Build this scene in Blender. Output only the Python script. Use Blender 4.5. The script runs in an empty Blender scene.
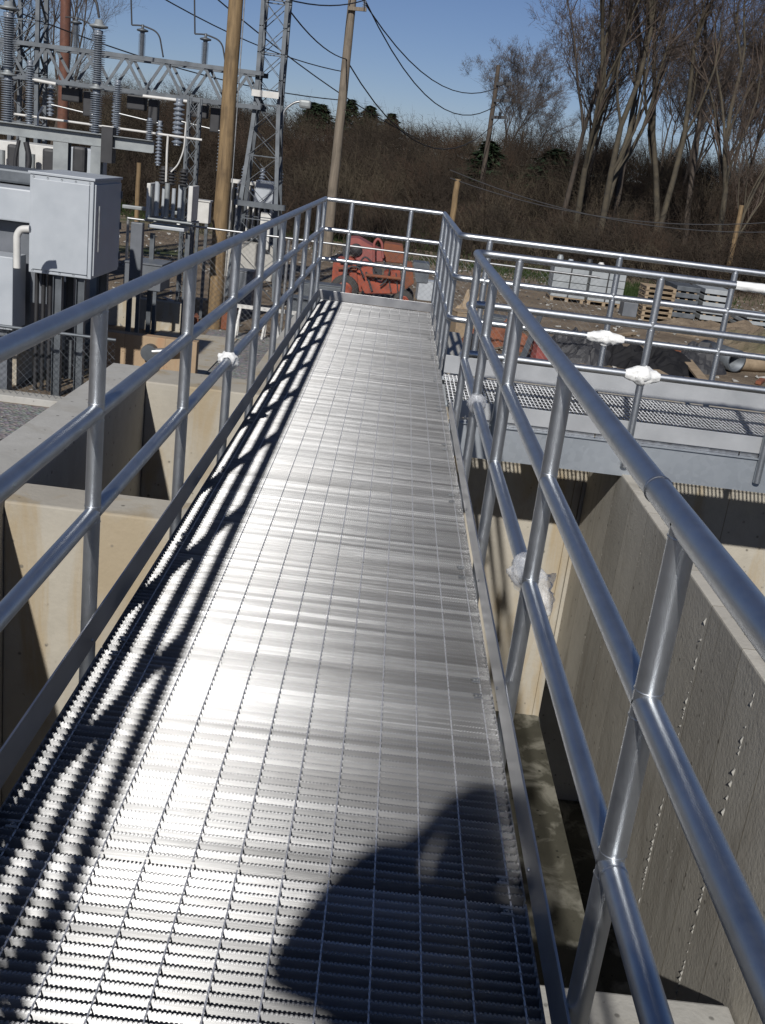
import bpy, bmesh, math, random
import numpy as np
from mathutils import Vector, Matrix, noise
random.seed(7)
R = math.radians
scn = bpy.context.scene
COL = scn.collection

# ------------------------------------------------------------------ camera pose (solved from the rail geometry)
FPX, CX, CZ = 1062.35, 0.8257, 1.569
YAW, PIT, ROL = 0.018712, -0.319032, 0.126607
fw = Vector((math.sin(YAW)*math.cos(PIT), math.cos(YAW)*math.cos(PIT), math.sin(PIT)))
rr = Vector((math.cos(YAW), -math.sin(YAW), 0)); uu = rr.cross(fw)
r2 = math.cos(ROL)*rr + math.sin(ROL)*uu
u2 = -math.sin(ROL)*rr + math.cos(ROL)*uu
EYE = Vector((CX, 0, CZ))
def at(u, v, Y):
    """world point standing at depth Y that was measured at (u, v) on the photograph"""
    d = fw*FPX + r2*(u-382.5) - u2*(v-512)
    return EYE + d*(Y/d.y)
GZ = -2.0                                            # level of the yard
def onground(u, Y, z=GZ):
    lo, hi = -500.0, 1500.0
    for _ in range(50):
        m = (lo+hi)/2
        if at(u, m, Y).z > z: lo = m
        else: hi = m
    return at(u, lo, Y)

# ------------------------------------------------------------------ materials
def nt(name):
    m = bpy.data.materials.new(name); m.use_nodes = True
    n = m.node_tree; b = n.nodes['Principled BSDF']
    return m, n, b
def N(n, t, **k):
    x = n.nodes.new(t)
    for a, v in k.items():
        if a in x.inputs: x.inputs[a].default_value = v
        else: setattr(x, a, v)
    return x
def pos(n, scale=(1,1,1), obj=False):
    g = N(n, 'ShaderNodeTexCoord') if obj else N(n, 'ShaderNodeNewGeometry')
    mp = N(n, 'ShaderNodeMapping'); mp.inputs['Scale'].default_value = scale
    n.links.new(g.outputs['Object' if obj else 'Position'], mp.inputs['Vector'])
    return mp.outputs['Vector']
def noise_(n, vec, scale, detail=4, rough=.55, dist=0):
    x = N(n, 'ShaderNodeTexNoise'); x.inputs['Scale'].default_value = scale
    x.inputs['Detail'].default_value = detail; x.inputs['Roughness'].default_value = rough
    x.inputs['Distortion'].default_value = dist
    n.links.new(vec, x.inputs['Vector']); return x.outputs['Fac']
def ramp(n, fac, stops):
    x = N(n, 'ShaderNodeValToRGB'); e = x.color_ramp.elements
    while len(e) < len(stops): e.new(.5)
    for i, (p, c) in enumerate(stops):
        e[i].position = p; e[i].color = (*c, 1) if len(c) == 3 else c
    n.links.new(fac, x.inputs['Fac']); return x.outputs['Color']
def mixc(n, fac, a, b, mode='MIX'):
    x = N(n, 'ShaderNodeMix', data_type='RGBA', blend_type=mode)
    for s, v in ((0, fac), (6, a), (7, b)):
        if hasattr(v, 'links') or hasattr(v, 'node'): n.links.new(v, x.inputs[s])
        else: x.inputs[s].default_value = v if s == 0 else (*v, 1)
    return x.outputs[2]
def maprange(n, v, a, b, c, d):
    x = N(n, 'ShaderNodeMapRange'); n.links.new(v, x.inputs[0])
    for i, q in enumerate((a, b, c, d)): x.inputs[i+1].default_value = q
    return x.outputs[0]
def bump(n, b, h, strength, dist=.01):
    x = N(n, 'ShaderNodeBump'); x.inputs['Strength'].default_value = strength
    x.inputs['Distance'].default_value = dist
    n.links.new(h, x.inputs['Height']); n.links.new(x.outputs['Normal'], b.inputs['Normal'])
M = {}
def simple(name, c1, c2=None, rough=.6, metal=0, scale=8, bmp=0, vec=(1,1,1), obj=False, spec=None):
    m, n, b = nt(name)
    v = pos(n, vec, obj); f = noise_(n, v, scale, 6)
    c2 = c2 or tuple(x*.8 for x in c1)
    n.links.new(ramp(n, f, [(.3, c2), (.7, c1)]), b.inputs['Base Color'])
    b.inputs['Roughness'].default_value = rough; b.inputs['Metallic'].default_value = metal
    n.links.new(maprange(n, f, .2, .8, max(0, rough-.08), min(1, rough+.08)), b.inputs['Roughness'])
    if spec is not None: b.inputs['Specular IOR Level'].default_value = spec
    if bmp: bump(n, b, noise_(n, v, scale*6, 5), bmp)
    M[name] = m; return m

# rails: mill finish aluminium pipe
m, n, b = nt('rail'); v = pos(n)
f = noise_(n, v, 9, 5); f2 = noise_(n, v, 70, 3)
n.links.new(ramp(n, f, [(.3, (.45,.47,.49)), (.7, (.56,.58,.60))]), b.inputs['Base Color'])
b.inputs['Metallic'].default_value = 1
n.links.new(maprange(n, f2, .2, .8, .38, .47), b.inputs['Roughness'])
bump(n, b, f2, .012, .002); M['rail'] = m

# grating: serrated aluminium bars, drawn along x, each bar a little different
m, n, b = nt('grating')
va = pos(n, (.25, 33.3, 0)); bars = noise_(n, va, 1.0, 3, .8)
vb = pos(n, (3, 420, 420)); br = noise_(n, vb, 1.0, 3)
vc = pos(n); big = noise_(n, vc, 2.2, 5)
c = ramp(n, bars, [(.30, (.16,.161,.163)), (.48, (.295,.297,.30)), (.66, (.50,.503,.508))])
c = mixc(n, maprange(n, big, .45, .75, 0, .5), c, (.25,.245,.24))
n.links.new(c, b.inputs['Base Color']); b.inputs['Metallic'].default_value = .5
n.links.new(maprange(n, bars, .25, .75, .56, .46), b.inputs['Roughness'])
b.inputs['Anisotropic'].default_value = 1
t = N(n, 'ShaderNodeTangent'); t.direction_type = 'RADIAL'; t.axis = 'X'
n.links.new(t.outputs[0], b.inputs['Tangent'])
bump(n, b, br, .25, .0015)
gl_ = N(n, 'ShaderNodeBsdfAnisotropic'); gl_.distribution = 'GGX'
n.links.new(maprange(n, bars, .3, .7, .40, .44), gl_.inputs['Roughness']); gl_.inputs['Anisotropy'].default_value = -.74
n.links.new(c, gl_.inputs['Color']); n.links.new(t.outputs[0], gl_.inputs['Tangent'])
bp_ = [x for x in n.nodes if x.type == 'BUMP'][-1]; n.links.new(bp_.outputs['Normal'], gl_.inputs['Normal'])
ms = N(n, 'ShaderNodeMixShader'); ms.inputs[0].default_value = .54
n.links.new(b.outputs[0], ms.inputs[1]); n.links.new(gl_.outputs[0], ms.inputs[2])
n.links.new(ms.outputs[0], n.nodes['Material Output'].inputs['Surface']); M['grating'] = m

# platform grating: galvanised, no direction
simple('rod', (.75,.75,.76), (.6,.6,.61), .5, .6, 40)
simple('grating_plain', (.55,.56,.57), (.42,.42,.43), .36, 1, 30)
simple('plate', (.50,.50,.50), (.40,.40,.41), .42, 1, 5, .03)
simple('plate_dull', (.42,.43,.44), (.34,.35,.36), .5, .35, 4, .03)
m, n, b = nt('channel'); v = pos(n)
vo = N(n, 'ShaderNodeTexVoronoi'); vo.inputs['Scale'].default_value = 25; n.links.new(v, vo.inputs['Vector'])
f = noise_(n, v, 2.5, 6)
bwv = N(n, 'ShaderNodeRGBToBW'); n.links.new(vo.outputs['Color'], bwv.inputs[0])
c = mixc(n, .12, ramp(n, f, [(.3, (.36,.39,.42)), (.7, (.44,.47,.50))]), bwv.outputs[0], 'SOFT_LIGHT')
n.links.new(c, b.inputs['Base Color']); b.inputs['Metallic'].default_value = .75; b.inputs['Roughness'].default_value = .5
M['channel'] = m

def concrete(name, c1, c2, stain, boards=0, axis='y', stain_amt=.5, board_dark=.85):
    m, n, b = nt(name); v = pos(n)
    f = noise_(n, v, 1.3, 8, .6, .3); f2 = noise_(n, v, 14, 6, .6); f3 = noise_(n, pos(n, (1.5,1.5,.35)), 2.2, 5, .6, .6)
    f4 = noise_(n, v, 45, 3)
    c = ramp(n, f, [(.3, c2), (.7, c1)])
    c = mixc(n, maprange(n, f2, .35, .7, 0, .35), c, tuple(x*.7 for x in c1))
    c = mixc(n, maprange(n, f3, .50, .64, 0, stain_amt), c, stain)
    # bug holes
    vo = N(n, 'ShaderNodeTexVoronoi'); vo.inputs['Scale'].default_value = 11; n.links.new(v, vo.inputs['Vector'])
    hole = maprange(n, vo.outputs['Distance'], .08, .15, .9, 0)
    sel = maprange(n, f2, .44, .52, 0, 1)
    ml = N(n, 'ShaderNodeMath', operation='MULTIPLY'); n.links.new(hole, ml.inputs[0]); n.links.new(sel, ml.inputs[1])
    c = mixc(n, ml.outputs[0], c, tuple(x*.4 for x in c2))
    h = f2
    if boards:
        sp = N(n, 'ShaderNodeSeparateXYZ'); n.links.new(v, sp.inputs[0])
        cb = N(n, 'ShaderNodeCombineXYZ')
        n.links.new(sp.outputs['Z'], cb.inputs['X']); n.links.new(sp.outputs['Y' if axis == 'y' else 'X'], cb.inputs['Y'])
        bt = N(n, 'ShaderNodeTexBrick'); n.links.new(cb.outputs[0], bt.inputs['Vector'])
        bt.inputs['Scale'].default_value = 1; bt.inputs['Brick Width'].default_value = 9; bt.inputs['Row Height'].default_value = boards
        bt.inputs['Mortar Size'].default_value = .004; bt.inputs['Mortar Smooth'].default_value = .3; bt.offset = 0
        bt.inputs['Color1'].default_value = (1,1,1,1); bt.inputs['Color2'].default_value = (board_dark,)*3+(1,); bt.inputs['Mortar'].default_value = (.55,.52,.47,1)
        c = mixc(n, 1.0, c, bt.outputs['Color'], 'MULTIPLY')
    n.links.new(c, b.inputs['Base Color']); b.inputs['Roughness'].default_value = .9
    b.inputs['Specular IOR Level'].default_value = .25
    mx = N(n, 'ShaderNodeMath', operation='ADD'); n.links.new(h, mx.inputs[0]); n.links.new(f4, mx.inputs[1])
    bump(n, b, mx.outputs[0], .35, .006)
    M[name] = m
concrete('concrete', (.46,.425,.355), (.37,.34,.285), (.34,.255,.14), 1.22, 'x', .6, .90)
concrete('concrete_grey', (.43,.42,.39), (.36,.35,.32), (.30,.28,.24), 0, 'x', .4)
concrete('concrete_board', (.56,.53,.46), (.46,.43,.37), (.32,.29,.24), .47, 'y', .55, .80)
concrete('concrete_orange', (.42,.31,.20), (.36,.26,.17), (.40,.22,.12), .6, 'x', .6, .85)
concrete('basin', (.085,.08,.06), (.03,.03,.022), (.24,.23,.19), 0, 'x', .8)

# yard
m, n, b = nt('yard'); v = pos(n)
f = noise_(n, v, .12, 8, .6, .4); f2 = noise_(n, v, 1.1, 8, .65); f3 = noise_(n, v, 22, 4, .7)
c = ramp(n, f2, [(.25, (.09,.068,.048)), (.5, (.20,.155,.11)), (.75, (.33,.265,.19))])
c = mixc(n, maprange(n, f3, .4, .7, 0, .6), c, (.10,.08,.06))
c = mixc(n, maprange(n, f, .56, .66, 0, .8), c, (.055,.085,.025))
n.links.new(c, b.inputs['Base Color']); b.inputs['Roughness'].default_value = .95; b.inputs['Specular IOR Level'].default_value = .2
bump(n, b, f3, .8, .05); M['yard'] = m
m, n, b = nt('gravel'); v = pos(n)
vo = N(n, 'ShaderNodeTexVoronoi'); vo.inputs['Scale'].default_value = 22; n.links.new(v, vo.inputs['Vector'])
f = noise_(n, v, .8, 6)
c = mixc(n, .6, ramp(n, f, [(.3, (.13,.12,.11)), (.7, (.21,.19,.17))]), vo.outputs['Color'], 'SOFT_LIGHT')
hs = N(n, 'ShaderNodeHueSaturation'); hs.inputs['Saturation'].default_value = .3; n.links.new(c, hs.inputs['Color'])
n.links.new(hs.outputs[0], b.inputs['Base Color']); b.inputs['Roughness'].default_value = .95
bump(n, b, vo.outputs['Distance'], .8, .03); M['gravel'] = m
m, n, b = nt('hill'); v = pos(n)
f = noise_(n, v, .25, 8, .7); f2 = noise_(n, v, 2.5, 6, .7)
c = ramp(n, f, [(.35, (.035,.028,.020)), (.55, (.050,.038,.027)), (.68, (.030,.040,.016))])
c = mixc(n, maprange(n, f2, .4, .65, 0, .6), c, (.03,.024,.017))
n.links.new(c, b.inputs['Base Color']); b.inputs['Roughness'].default_value = 1; b.inputs['Specular IOR Level'].default_value = .1
bump(n, b, f2, 1, .3); M['hill'] = m

def woodmat(name, c1, c2, vec=(30,30,1.2), rough=.8):
    m, n, b = nt(name); f = noise_(n, pos(n, vec), 1, 6, .65); g = noise_(n, pos(n), 3, 4)
    c = ramp(n, f, [(.3, c2), (.65, c1)]); c = mixc(n, maprange(n, g, .55, .75, 0, .5), c, tuple(x*.55 for x in c2))
    n.links.new(c, b.inputs['Base Color']); b.inputs['Roughness'].default_value = rough; bump(n, b, f, .5, .01)
    M[name] = m
woodmat('pole_wood', (.25,.17,.085), (.10,.066,.034), (16,16,1.6))
woodmat('pole_grey', (.20,.165,.125), (.11,.09,.068))
woodmat('lumber', (.33,.25,.165), (.20,.15,.095), (6,6,6))
simple('bark', (.085,.070,.046), (.04,.034,.025), .9, 0, 3, .3)
simple('bark_dark', (.085,.066,.052), (.045,.036,.028), .95, 0, 2)
simple('twig', (.10,.085,.075), (.065,.055,.05), .95, 0, 1, spec=.1)
simple('twig_red', (.11,.085,.07), (.07,.056,.046), .95, 0, 1, spec=.1)
simple('brush', (.045,.035,.027), (.018,.015,.012), .95, 0, .5, spec=.1)
simple('brush_red', (.062,.042,.030), (.03,.022,.017), .95, 0, .5, spec=.1)
simple('brush_tan', (.075,.060,.042), (.035,.03,.022), .95, 0, .5, spec=.1)
simple('needles', (.035,.055,.028), (.016,.028,.015), .9, 0, 2, spec=.1)
simple('steel', (.15,.165,.18), (.085,.095,.105), .55, .5, 4)
simple('steel_light', (.30,.32,.32), (.20,.215,.22), .55, .3, 4)
simple('cabinet', (.40,.425,.45), (.34,.365,.39), .42, 0, 3)
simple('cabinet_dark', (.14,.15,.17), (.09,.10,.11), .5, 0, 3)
simple('white_paint', (.60,.59,.56), (.48,.47,.44), .5, 0, 5)
simple('insulator', (.20,.225,.26), (.13,.15,.18), .28, 0, 6)
simple('insulator_brown', (.16,.07,.045), (.10,.05,.035), .3, 0, 6)
simple('dark', (.035,.035,.038), (.02,.02,.022), .6, 0, 6)
simple('galv', (.42,.43,.43), (.30,.30,.30), .45, .8, 12)
simple('orange', (.36,.07,.03), (.16,.04,.025), .55, 0, 4)
simple('faded_red', (.30,.08,.07), (.18,.06,.05), .6, 0, 4)
simple('rust', (.22,.075,.035), (.13,.05,.028), .85, 0, 6)
simple('rubber', (.03,.03,.03), (.05,.045,.04), .85, 0, 6)
simple('foam', (.82,.82,.80), (.70,.70,.68), .55, 0, 30, .3)
simple('tarp', (.016,.016,.018), (.006,.006,.007), .75, 0, 3, .3, spec=.2)
simple('block', (.34,.36,.37), (.24,.26,.27), .7, 0, 3)
simple('skin', (.50,.30,.21), (.44,.25,.17), .55, 0, 20)
simple('jacket', (.055,.07,.10), (.035,.045,.07), .85, 0, 20, .2)
simple('trousers', (.06,.07,.12), (.04,.05,.085), .9, 0, 30, .2)
simple('hair', (.05,.032,.02), (.03,.02,.012), .6, 0, 40)
simple('grass', (.035,.055,.018), (.022,.035,.012), .9, 0, 4, spec=.1)
m, n, b = nt('clear_plastic'); b.inputs['Base Color'].default_value = (.85,.86,.88,1); b.inputs['Roughness'].default_value = .22
b.inputs['Transmission Weight'].default_value = .3; b.inputs['Alpha'].default_value = .38
bump(n, b, noise_(n, pos(n), 45, 4, .6, 1), .8, .01); M['clear_plastic'] = m

# ------------------------------------------------------------------ mesh builder
class MB:
    def __init__(s): s.v = []; s.f = []; s.sm = []
    def add(s, vs, fs, smooth=False):
        o = len(s.v); s.v += [tuple(x) for x in vs]
        for f in fs: s.f.append(tuple(i+o for i in f)); s.sm.append(smooth)
    def box(s, c, size, rot=None, bev=0):
        hx, hy, hz = (x/2 for x in size); c = Vector(c)
        if bev <= 0:
            P = [Vector((x, y, z)) for x in (-hx, hx) for y in (-hy, hy) for z in (-hz, hz)]
            F = [(0,1,3,2),(4,6,7,5),(0,4,5,1),(2,3,7,6),(0,2,6,4),(1,5,7,3)]
        else:
            bm = bmesh.new(); bmesh.ops.create_cube(bm, size=1)
            for w in bm.verts: w.co = Vector((w.co.x*size[0], w.co.y*size[1], w.co.z*size[2]))
            bmesh.ops.bevel(bm, geom=bm.edges[:], offset=bev, segments=2, profile=.6, affect='EDGES')
            P = [w.co.copy() for w in bm.verts]; bm.verts.index_update()
            F = [tuple(w.index for w in f.verts) for f in bm.faces]; bm.free()
        if rot is not None: P = [rot @ p for p in P]
        s.add([p+c for p in P], F); return s
    def span(s, a, b, bev=0):
        a = Vector(a); b = Vector(b)
        return s.box((a+b)/2, [abs(x) for x in (b-a)], bev=bev)
    def beam(s, a, b, w, h):
        a = Vector(a); b = Vector(b); d = b-a
        up = Vector((0,0,1)) if abs(d.normalized().z) < .95 else Vector((0,1,0))
        x = d.normalized(); y = up.cross(x).normalized(); z = x.cross(y)
        return s.box((a+b)/2, (d.length, w, h), Matrix((x, y, z)).transposed())
    def tube(s, pts, r, seg=10, cap=True, smooth=True):
        pts = [Vector(p) for p in pts]; n = len(pts)
        rs = r if isinstance(r, (list, tuple)) else [r]*n
        vs = []; fs = []; prev = None
        for i, p in enumerate(pts):
            t = (pts[min(i+1, n-1)]-pts[max(i-1, 0)]).normalized()
            if prev is None: nrm = t.orthogonal().normalized()
            else:
                nrm = (prev - t*prev.dot(t))
                nrm = nrm.normalized() if nrm.length > 1e-6 else t.orthogonal().normalized()
            prev = nrm; bn = t.cross(nrm)
            # mitre so that bends keep their thickness
            for k in range(seg):
                a = 2*math.pi*k/seg
                vs.append(p + (nrm*math.cos(a)+bn*math.sin(a))*rs[i])
        for i in range(n-1):
            for k in range(seg):
                q = (k+1) % seg
                fs.append((i*seg+k, i*seg+q, (i+1)*seg+q, (i+1)*seg+k))
        s.add(vs, fs, smooth)
        if cap:
            s.add([vs[k] for k in range(seg)], [tuple(range(seg))[::-1]])
            s.add([vs[(n-1)*seg+k] for k in range(seg)], [tuple(range(seg))])
        return s
    def lathe(s, prof, base, axis=(0,0,1), seg=14):
        """prof: (radius, height) list"""
        ax = Vector(axis).normalized(); x = ax.orthogonal().normalized(); y = ax.cross(x); b0 = Vector(base)
        vs = []; fs = []
        for r, h in prof:
            for k in range(seg):
                a = 2*math.pi*k/seg; vs.append(b0+ax*h+(x*math.cos(a)+y*math.sin(a))*r)
        for i in range(len(prof)-1):
            for k in range(seg):
                q = (k+1) % seg; fs.append((i*seg+k, i*seg+q, (i+1)*seg+q, (i+1)*seg+k))
        s.add(vs, fs, True); return s
    def strip(s, a, b, w, side):
        """thin three sided sliver from a to b for a twig"""
        o = Vector(side)*w
        s.add([a-o, a+o, b], [(0,1,2)])
    def mesh(s, name, mat):
        me = bpy.data.meshes.new(name); me.from_pydata(s.v, [], s.f)
        me.polygons.foreach_set('use_smooth', s.sm); me.materials.append(M[mat] if isinstance(mat, str) else mat)
        me.update(); return me
    def build(s, name, mat, parent=None):
        return obj(name, s.mesh(name, mat), parent)
def obj(name, me, parent=None):
    o = bpy.data.objects.new(name, me); COL.objects.link(o)
    if parent is not None:
        o.parent = parent; o.matrix_parent_inverse = Matrix.Translation(-Vector(parent.location))
    return o
def tag(o, label, cat=None, group=None):
    o['label'] = label
    if cat: o['category'] = cat
    if group: o['group'] = group
    return o
def thing(name, label, cat, loc=(0,0,0), group=None):
    o = bpy.data.objects.new(name, None); COL.objects.link(o); o.location = loc
    o.empty_display_size = .1
    return tag(o, label, cat, group)
def setting(o, kind='structure'): o['kind'] = kind; return o
def fillet(pts, r, k=7):
    pts = [Vector(p) for p in pts]; out = [pts[0]]
    for i in range(1, len(pts)-1):
        a = (pts[i-1]-pts[i]); b = (pts[i+1]-pts[i]); d = min(r, a.length*.45, b.length*.45)
        p0 = pts[i]+a.normalized()*d; p2 = pts[i]+b.normalized()*d
        for j in range(k+1):
            t = j/k; out.append(p0*(1-t)**2+pts[i]*2*t*(1-t)+p2*t*t)
    return out+[pts[-1]]

# ------------------------------------------------------------------ world, sun, camera
SH = Vector((.262, 1.43, -1))                        # the way the light travels
w = bpy.data.worlds.new('World'); scn.world = w; w.use_nodes = True
wn = w.node_tree; bg = wn.nodes['Background']
sky = wn.nodes.new('ShaderNodeTexSky'); sky.sky_type = 'NISHITA'; sky.sun_disc = False
sky.sun_elevation = math.atan2(1, math.hypot(SH.x, SH.y)); sky.sun_rotation = math.atan2(-SH.x, -SH.y) % (2*math.pi)
sky.altitude = 200; sky.air_density = .8; sky.dust_density = .15; sky.ozone_density = 3.0
tn = wn.nodes.new('ShaderNodeMix'); tn.data_type = 'RGBA'; tn.blend_type = 'MULTIPLY'; tn.inputs[0].default_value = 1; tn.inputs[7].default_value = (.86,.86,1.02,1)
wn.links.new(sky.outputs[0], tn.inputs[6]); wn.links.new(tn.outputs[2], bg.inputs['Color']); bg.inputs['Strength'].default_value = .054
sl = bpy.data.lights.new('sun', 'SUN'); sl.energy = 4.4; sl.angle = R(.9); sl.color = (1, .97, .925)
so = bpy.data.objects.new('sun', sl); COL.objects.link(so)
so.rotation_euler = SH.to_track_quat('-Z', 'Y').to_euler(); so.location = (-5, -20, 15)
cam = bpy.data.cameras.new('camera'); co = bpy.data.objects.new('camera', cam); COL.objects.link(co)
cam.sensor_fit = 'VERTICAL'; cam.sensor_height = 24; cam.lens = FPX/1024*24; cam.clip_start = .02; cam.clip_end = 3000
co.matrix_world = Matrix.Translation(EYE) @ Matrix((r2, u2, -fw)).transposed().to_4x4()
scn.camera = co
scn.view_settings.view_transform = 'Standard'; scn.view_settings.look = 'None'
scn.view_settings.gamma = 1; scn.view_settings.exposure = 0.0

# ------------------------------------------------------------------ ground
HX0, HX1, HY0, HY1 = -1.32, 6.0, -5.0, 8.4           # the hole that the tank fills
mb = MB()
for a, b_ in (((-600,-300), (600, HY0)), ((-600, HY1), (600, 900)), ((-600, HY0), (HX0, HY1)), ((HX1, HY0), (600, HY1))):
    mb.add([(a[0],a[1],GZ),(b_[0],a[1],GZ),(b_[0],b_[1],GZ),(a[0],b_[1],GZ)], [(0,1,2,3)])
setting(mb.build('ground', 'yard'))
def sheet(name, poly, z, mat):
    mb = MB(); mb.add([(x, y, z) for x, y in poly], [tuple(range(len(poly)))]); return setting(mb.build(name, mat))
sheet('gravel_yard', [(-9,1.0),(-1.4,1.0),(-1.4,9),(1.2,9),(2.2,20),(-2.6,21),(-2.4,15.6),(-2.6,13.4),(-9,13.4)], GZ+.004, 'gravel')
# rising ground behind the yard
mb = MB(); nx, ny = 70, 24; vs = []; fs = []
for j in range(ny+1):
    for i in range(nx+1):
        x = -150+300*i/nx; t = j/ny; y = 44+t*150
        base = GZ-.05 + 4.2*min(1, max(0, (y-46)/45))**1.2
        if j == 0: base = GZ-.3
        vs.append((x, y, base+.55*noise.noise(Vector((x*.06, y*.06, 0)))*min(1, j/3)))
for j in range(ny):
    for i in range(nx):
        a = j*(nx+1)+i; fs.append((a, a+1, a+nx+2, a+nx+1))
mb.add(vs, fs, True); setting(mb.build('hillside', 'hill'))
mb = MB().span((HX0+.02, HY0, -2.95), (2.49, HY1, -2.7)); mb.span((2.48, HY0, -5.2), (HX1, 10.5, -5.0)); setting(mb.build('basin_floor', 'basin'))  # deep right part is added so the gap under the baffle goes black

# ------------------------------------------------------------------ tank walls
def wall(a, b, label, mat='concrete', bev=.012):
    o = MB().span(a, b, bev=bev).build('tank_wall', mat); return tag(o, label, 'wall')
wall((-1.33, HY0, -2.95), (-.95, 8.5, -.25), 'long grey concrete wall along the left of the tank beside the gravel', 'concrete_grey')
wall((-.947, 4.97, -2.95), (.447, 5.285, -.252), 'stained beige concrete cross wall nearest the left railing')
wall((-.947, 7.99, -5.1), (2.50, 8.5, -.254), 'beige concrete cross wall at the far end of the tank cells')
wall((2.503, 7.99, -2.25), (5.97, 8.5, -.254), 'right part of the far cross wall beyond the dark baffle, under the side walkway')
wall((2.0, 10.4, -5.1), (6.0, 10.6, -2.3), 'added unseen back wall keeping the opening below the far cross wall dark', 'concrete_grey')  # made-up wall, closes the added void so it stays dark
wall((.45, HY0, -2.95), (.75, 7.987, -.27), 'concrete wall running underneath the grating walkway')
wall((5.57, HY0, -2.95), (5.95, 7.987, -.25), 'outer right concrete wall beyond the dark grey baffle', 'concrete_grey')
wall((-.947, HY0, -2.95), (5.567, HY0+.4, -.256), 'concrete wall closing the tank behind the photographer')
# landing that carries the far end of the walkway
wall((-.25, 8.503, -2.3), (7.5, 10.35, -.258), 'flat concrete deck beyond the cross walkway')
wall((-.25, 10.353, -2.3), (1.7, 12.6, -.262), 'concrete landing slab underneath the far end of the walkway', 'concrete_grey')
# baffle wall with ragged form seams
bw = thing('baffle_wall', 'dark grey board-marked concrete wall hanging on the right with a gap below it', 'wall', (2.65, 2, -.25))
mb = MB().span((2.53, HY0+.41, -2.25), (2.60, 7.985, -.25), bev=.01); mb.build('wall_panel', 'concrete_board', bw)
mb = MB().span((2.601, HY0+.41, -2.25), (2.78, 7.985, -.24), bev=.01); mb.build('wall_cap', 'concrete_grey', bw)
rnd = random.Random(3); mb = MB()
for y in (1.6, 2.35, 3.05, 3.52, 3.99, 4.46, 4.74, 5.17, 5.64, 6.1, 6.58, 7.05):
    z = -.33; amp = .009 if y in (3.99, 4.74) else .0012; keep = .7 if amp > .005 else .35
    while z > -2.2:
        l = rnd.uniform(.008, .05)
        if rnd.random() < keep:
            t = amp*rnd.uniform(.4, 1.3); yy = y+rnd.uniform(-.002, .002)
            mb.add([(2.531, yy-.003-t*.3, z), (2.531, yy+.003+t*.3, z), (2.531, yy, z-l), (2.53-t, yy, z-l*.5)], [(0,3,2), (1,2,3), (0,1,3)])
        z -= l*rnd.uniform(.8, 1.2)
mb.build('form_seam', 'concrete_grey', bw)
mb = MB()
for k in range(260):
    y = rnd.uniform(.5, 7.8); s_ = rnd.uniform(.008, .025)
    c = Vector((2.60+rnd.uniform(-.004, .004), y, -.245+rnd.uniform(-.02, .003)))
    P = [c+Vector((rnd.uniform(-1,1), rnd.uniform(-1.6,1.6), rnd.uniform(-.5,.5)))*s_ for _ in range(5)]
    mb.add(P, [(0,1,2),(0,2,3),(0,3,4),(0,1,4),(1,2,3),(2,3,4)])
mb.build('ragged_edge', 'concrete_grey', bw)
tag(MB().span((.753, 1.6, -2.95), (2.52, 3.46, -1.47), bev=.012).build('tank_ledge', 'concrete_grey'), 'low sunlit concrete ledge down in the tank at the bottom right', 'ledge')

# ------------------------------------------------------------------ grating
XL, XR = .052, 1.303
def bar_mesh(mb, length, y, seed, axis='x', tooth=.0095, depth=.0030, tilt=0):
    """one I-shaped bar with a notched top, running along local x from 0 to length"""
    rd = random.Random(seed); ca, sa = math.cos(tilt), math.sin(tilt)
    def tr(x, yy, z):
        yy, z = yy*ca-z*sa, yy*sa+z*ca
        return (x, y+yy, z) if axis == 'x' else (y+yy, x, z)
    # web and lower flange
    prof = [(-.0030,-.0045), (-.0023,-.0095), (-.0023,-.020), (-.0036,-.0265), (-.0038,-.0318),
            (.0038,-.0318), (.0036,-.0265), (.0023,-.020), (.0023,-.0095), (.0030,-.0045)]
    vs = [tr(x, *p) for x in (0, length) for p in prof]; n_ = len(prof)
    mb.add(vs, [(i, i+1, n_+i+1, n_+i) for i in range(n_-1)])
    # notched head
    st = []; x = 0
    while x < length:
        for dx, h in ((0, 0), (.52, 0), (.60, -depth), (.92, -depth)):
            xx = x+dx*tooth
            if xx < length: st.append((xx, h))
        x += tooth
    vs = []
    for xx, h in st:
        vs += [tr(xx, -.0030, -.0045), tr(xx, -.0031, -.0014+h*.8), tr(xx, -.0020, h), tr(xx, .0020, h), tr(xx, .0031, -.0014+h*.8), tr(xx, .0030, -.0045)]
    fs = []
    for i in range(len(st)-1):
        for k in range(5): fs.append((i*6+k, i*6+k+1, i*6+k+7, i*6+k+6))
    mb.add(vs, fs)
walk = thing('walkway', 'long silver walkway of serrated aluminium grating running away from the camera', 'walkway', (.68, 5, 0))
NB = 33; PIT_ = .0303
panels = []
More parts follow.
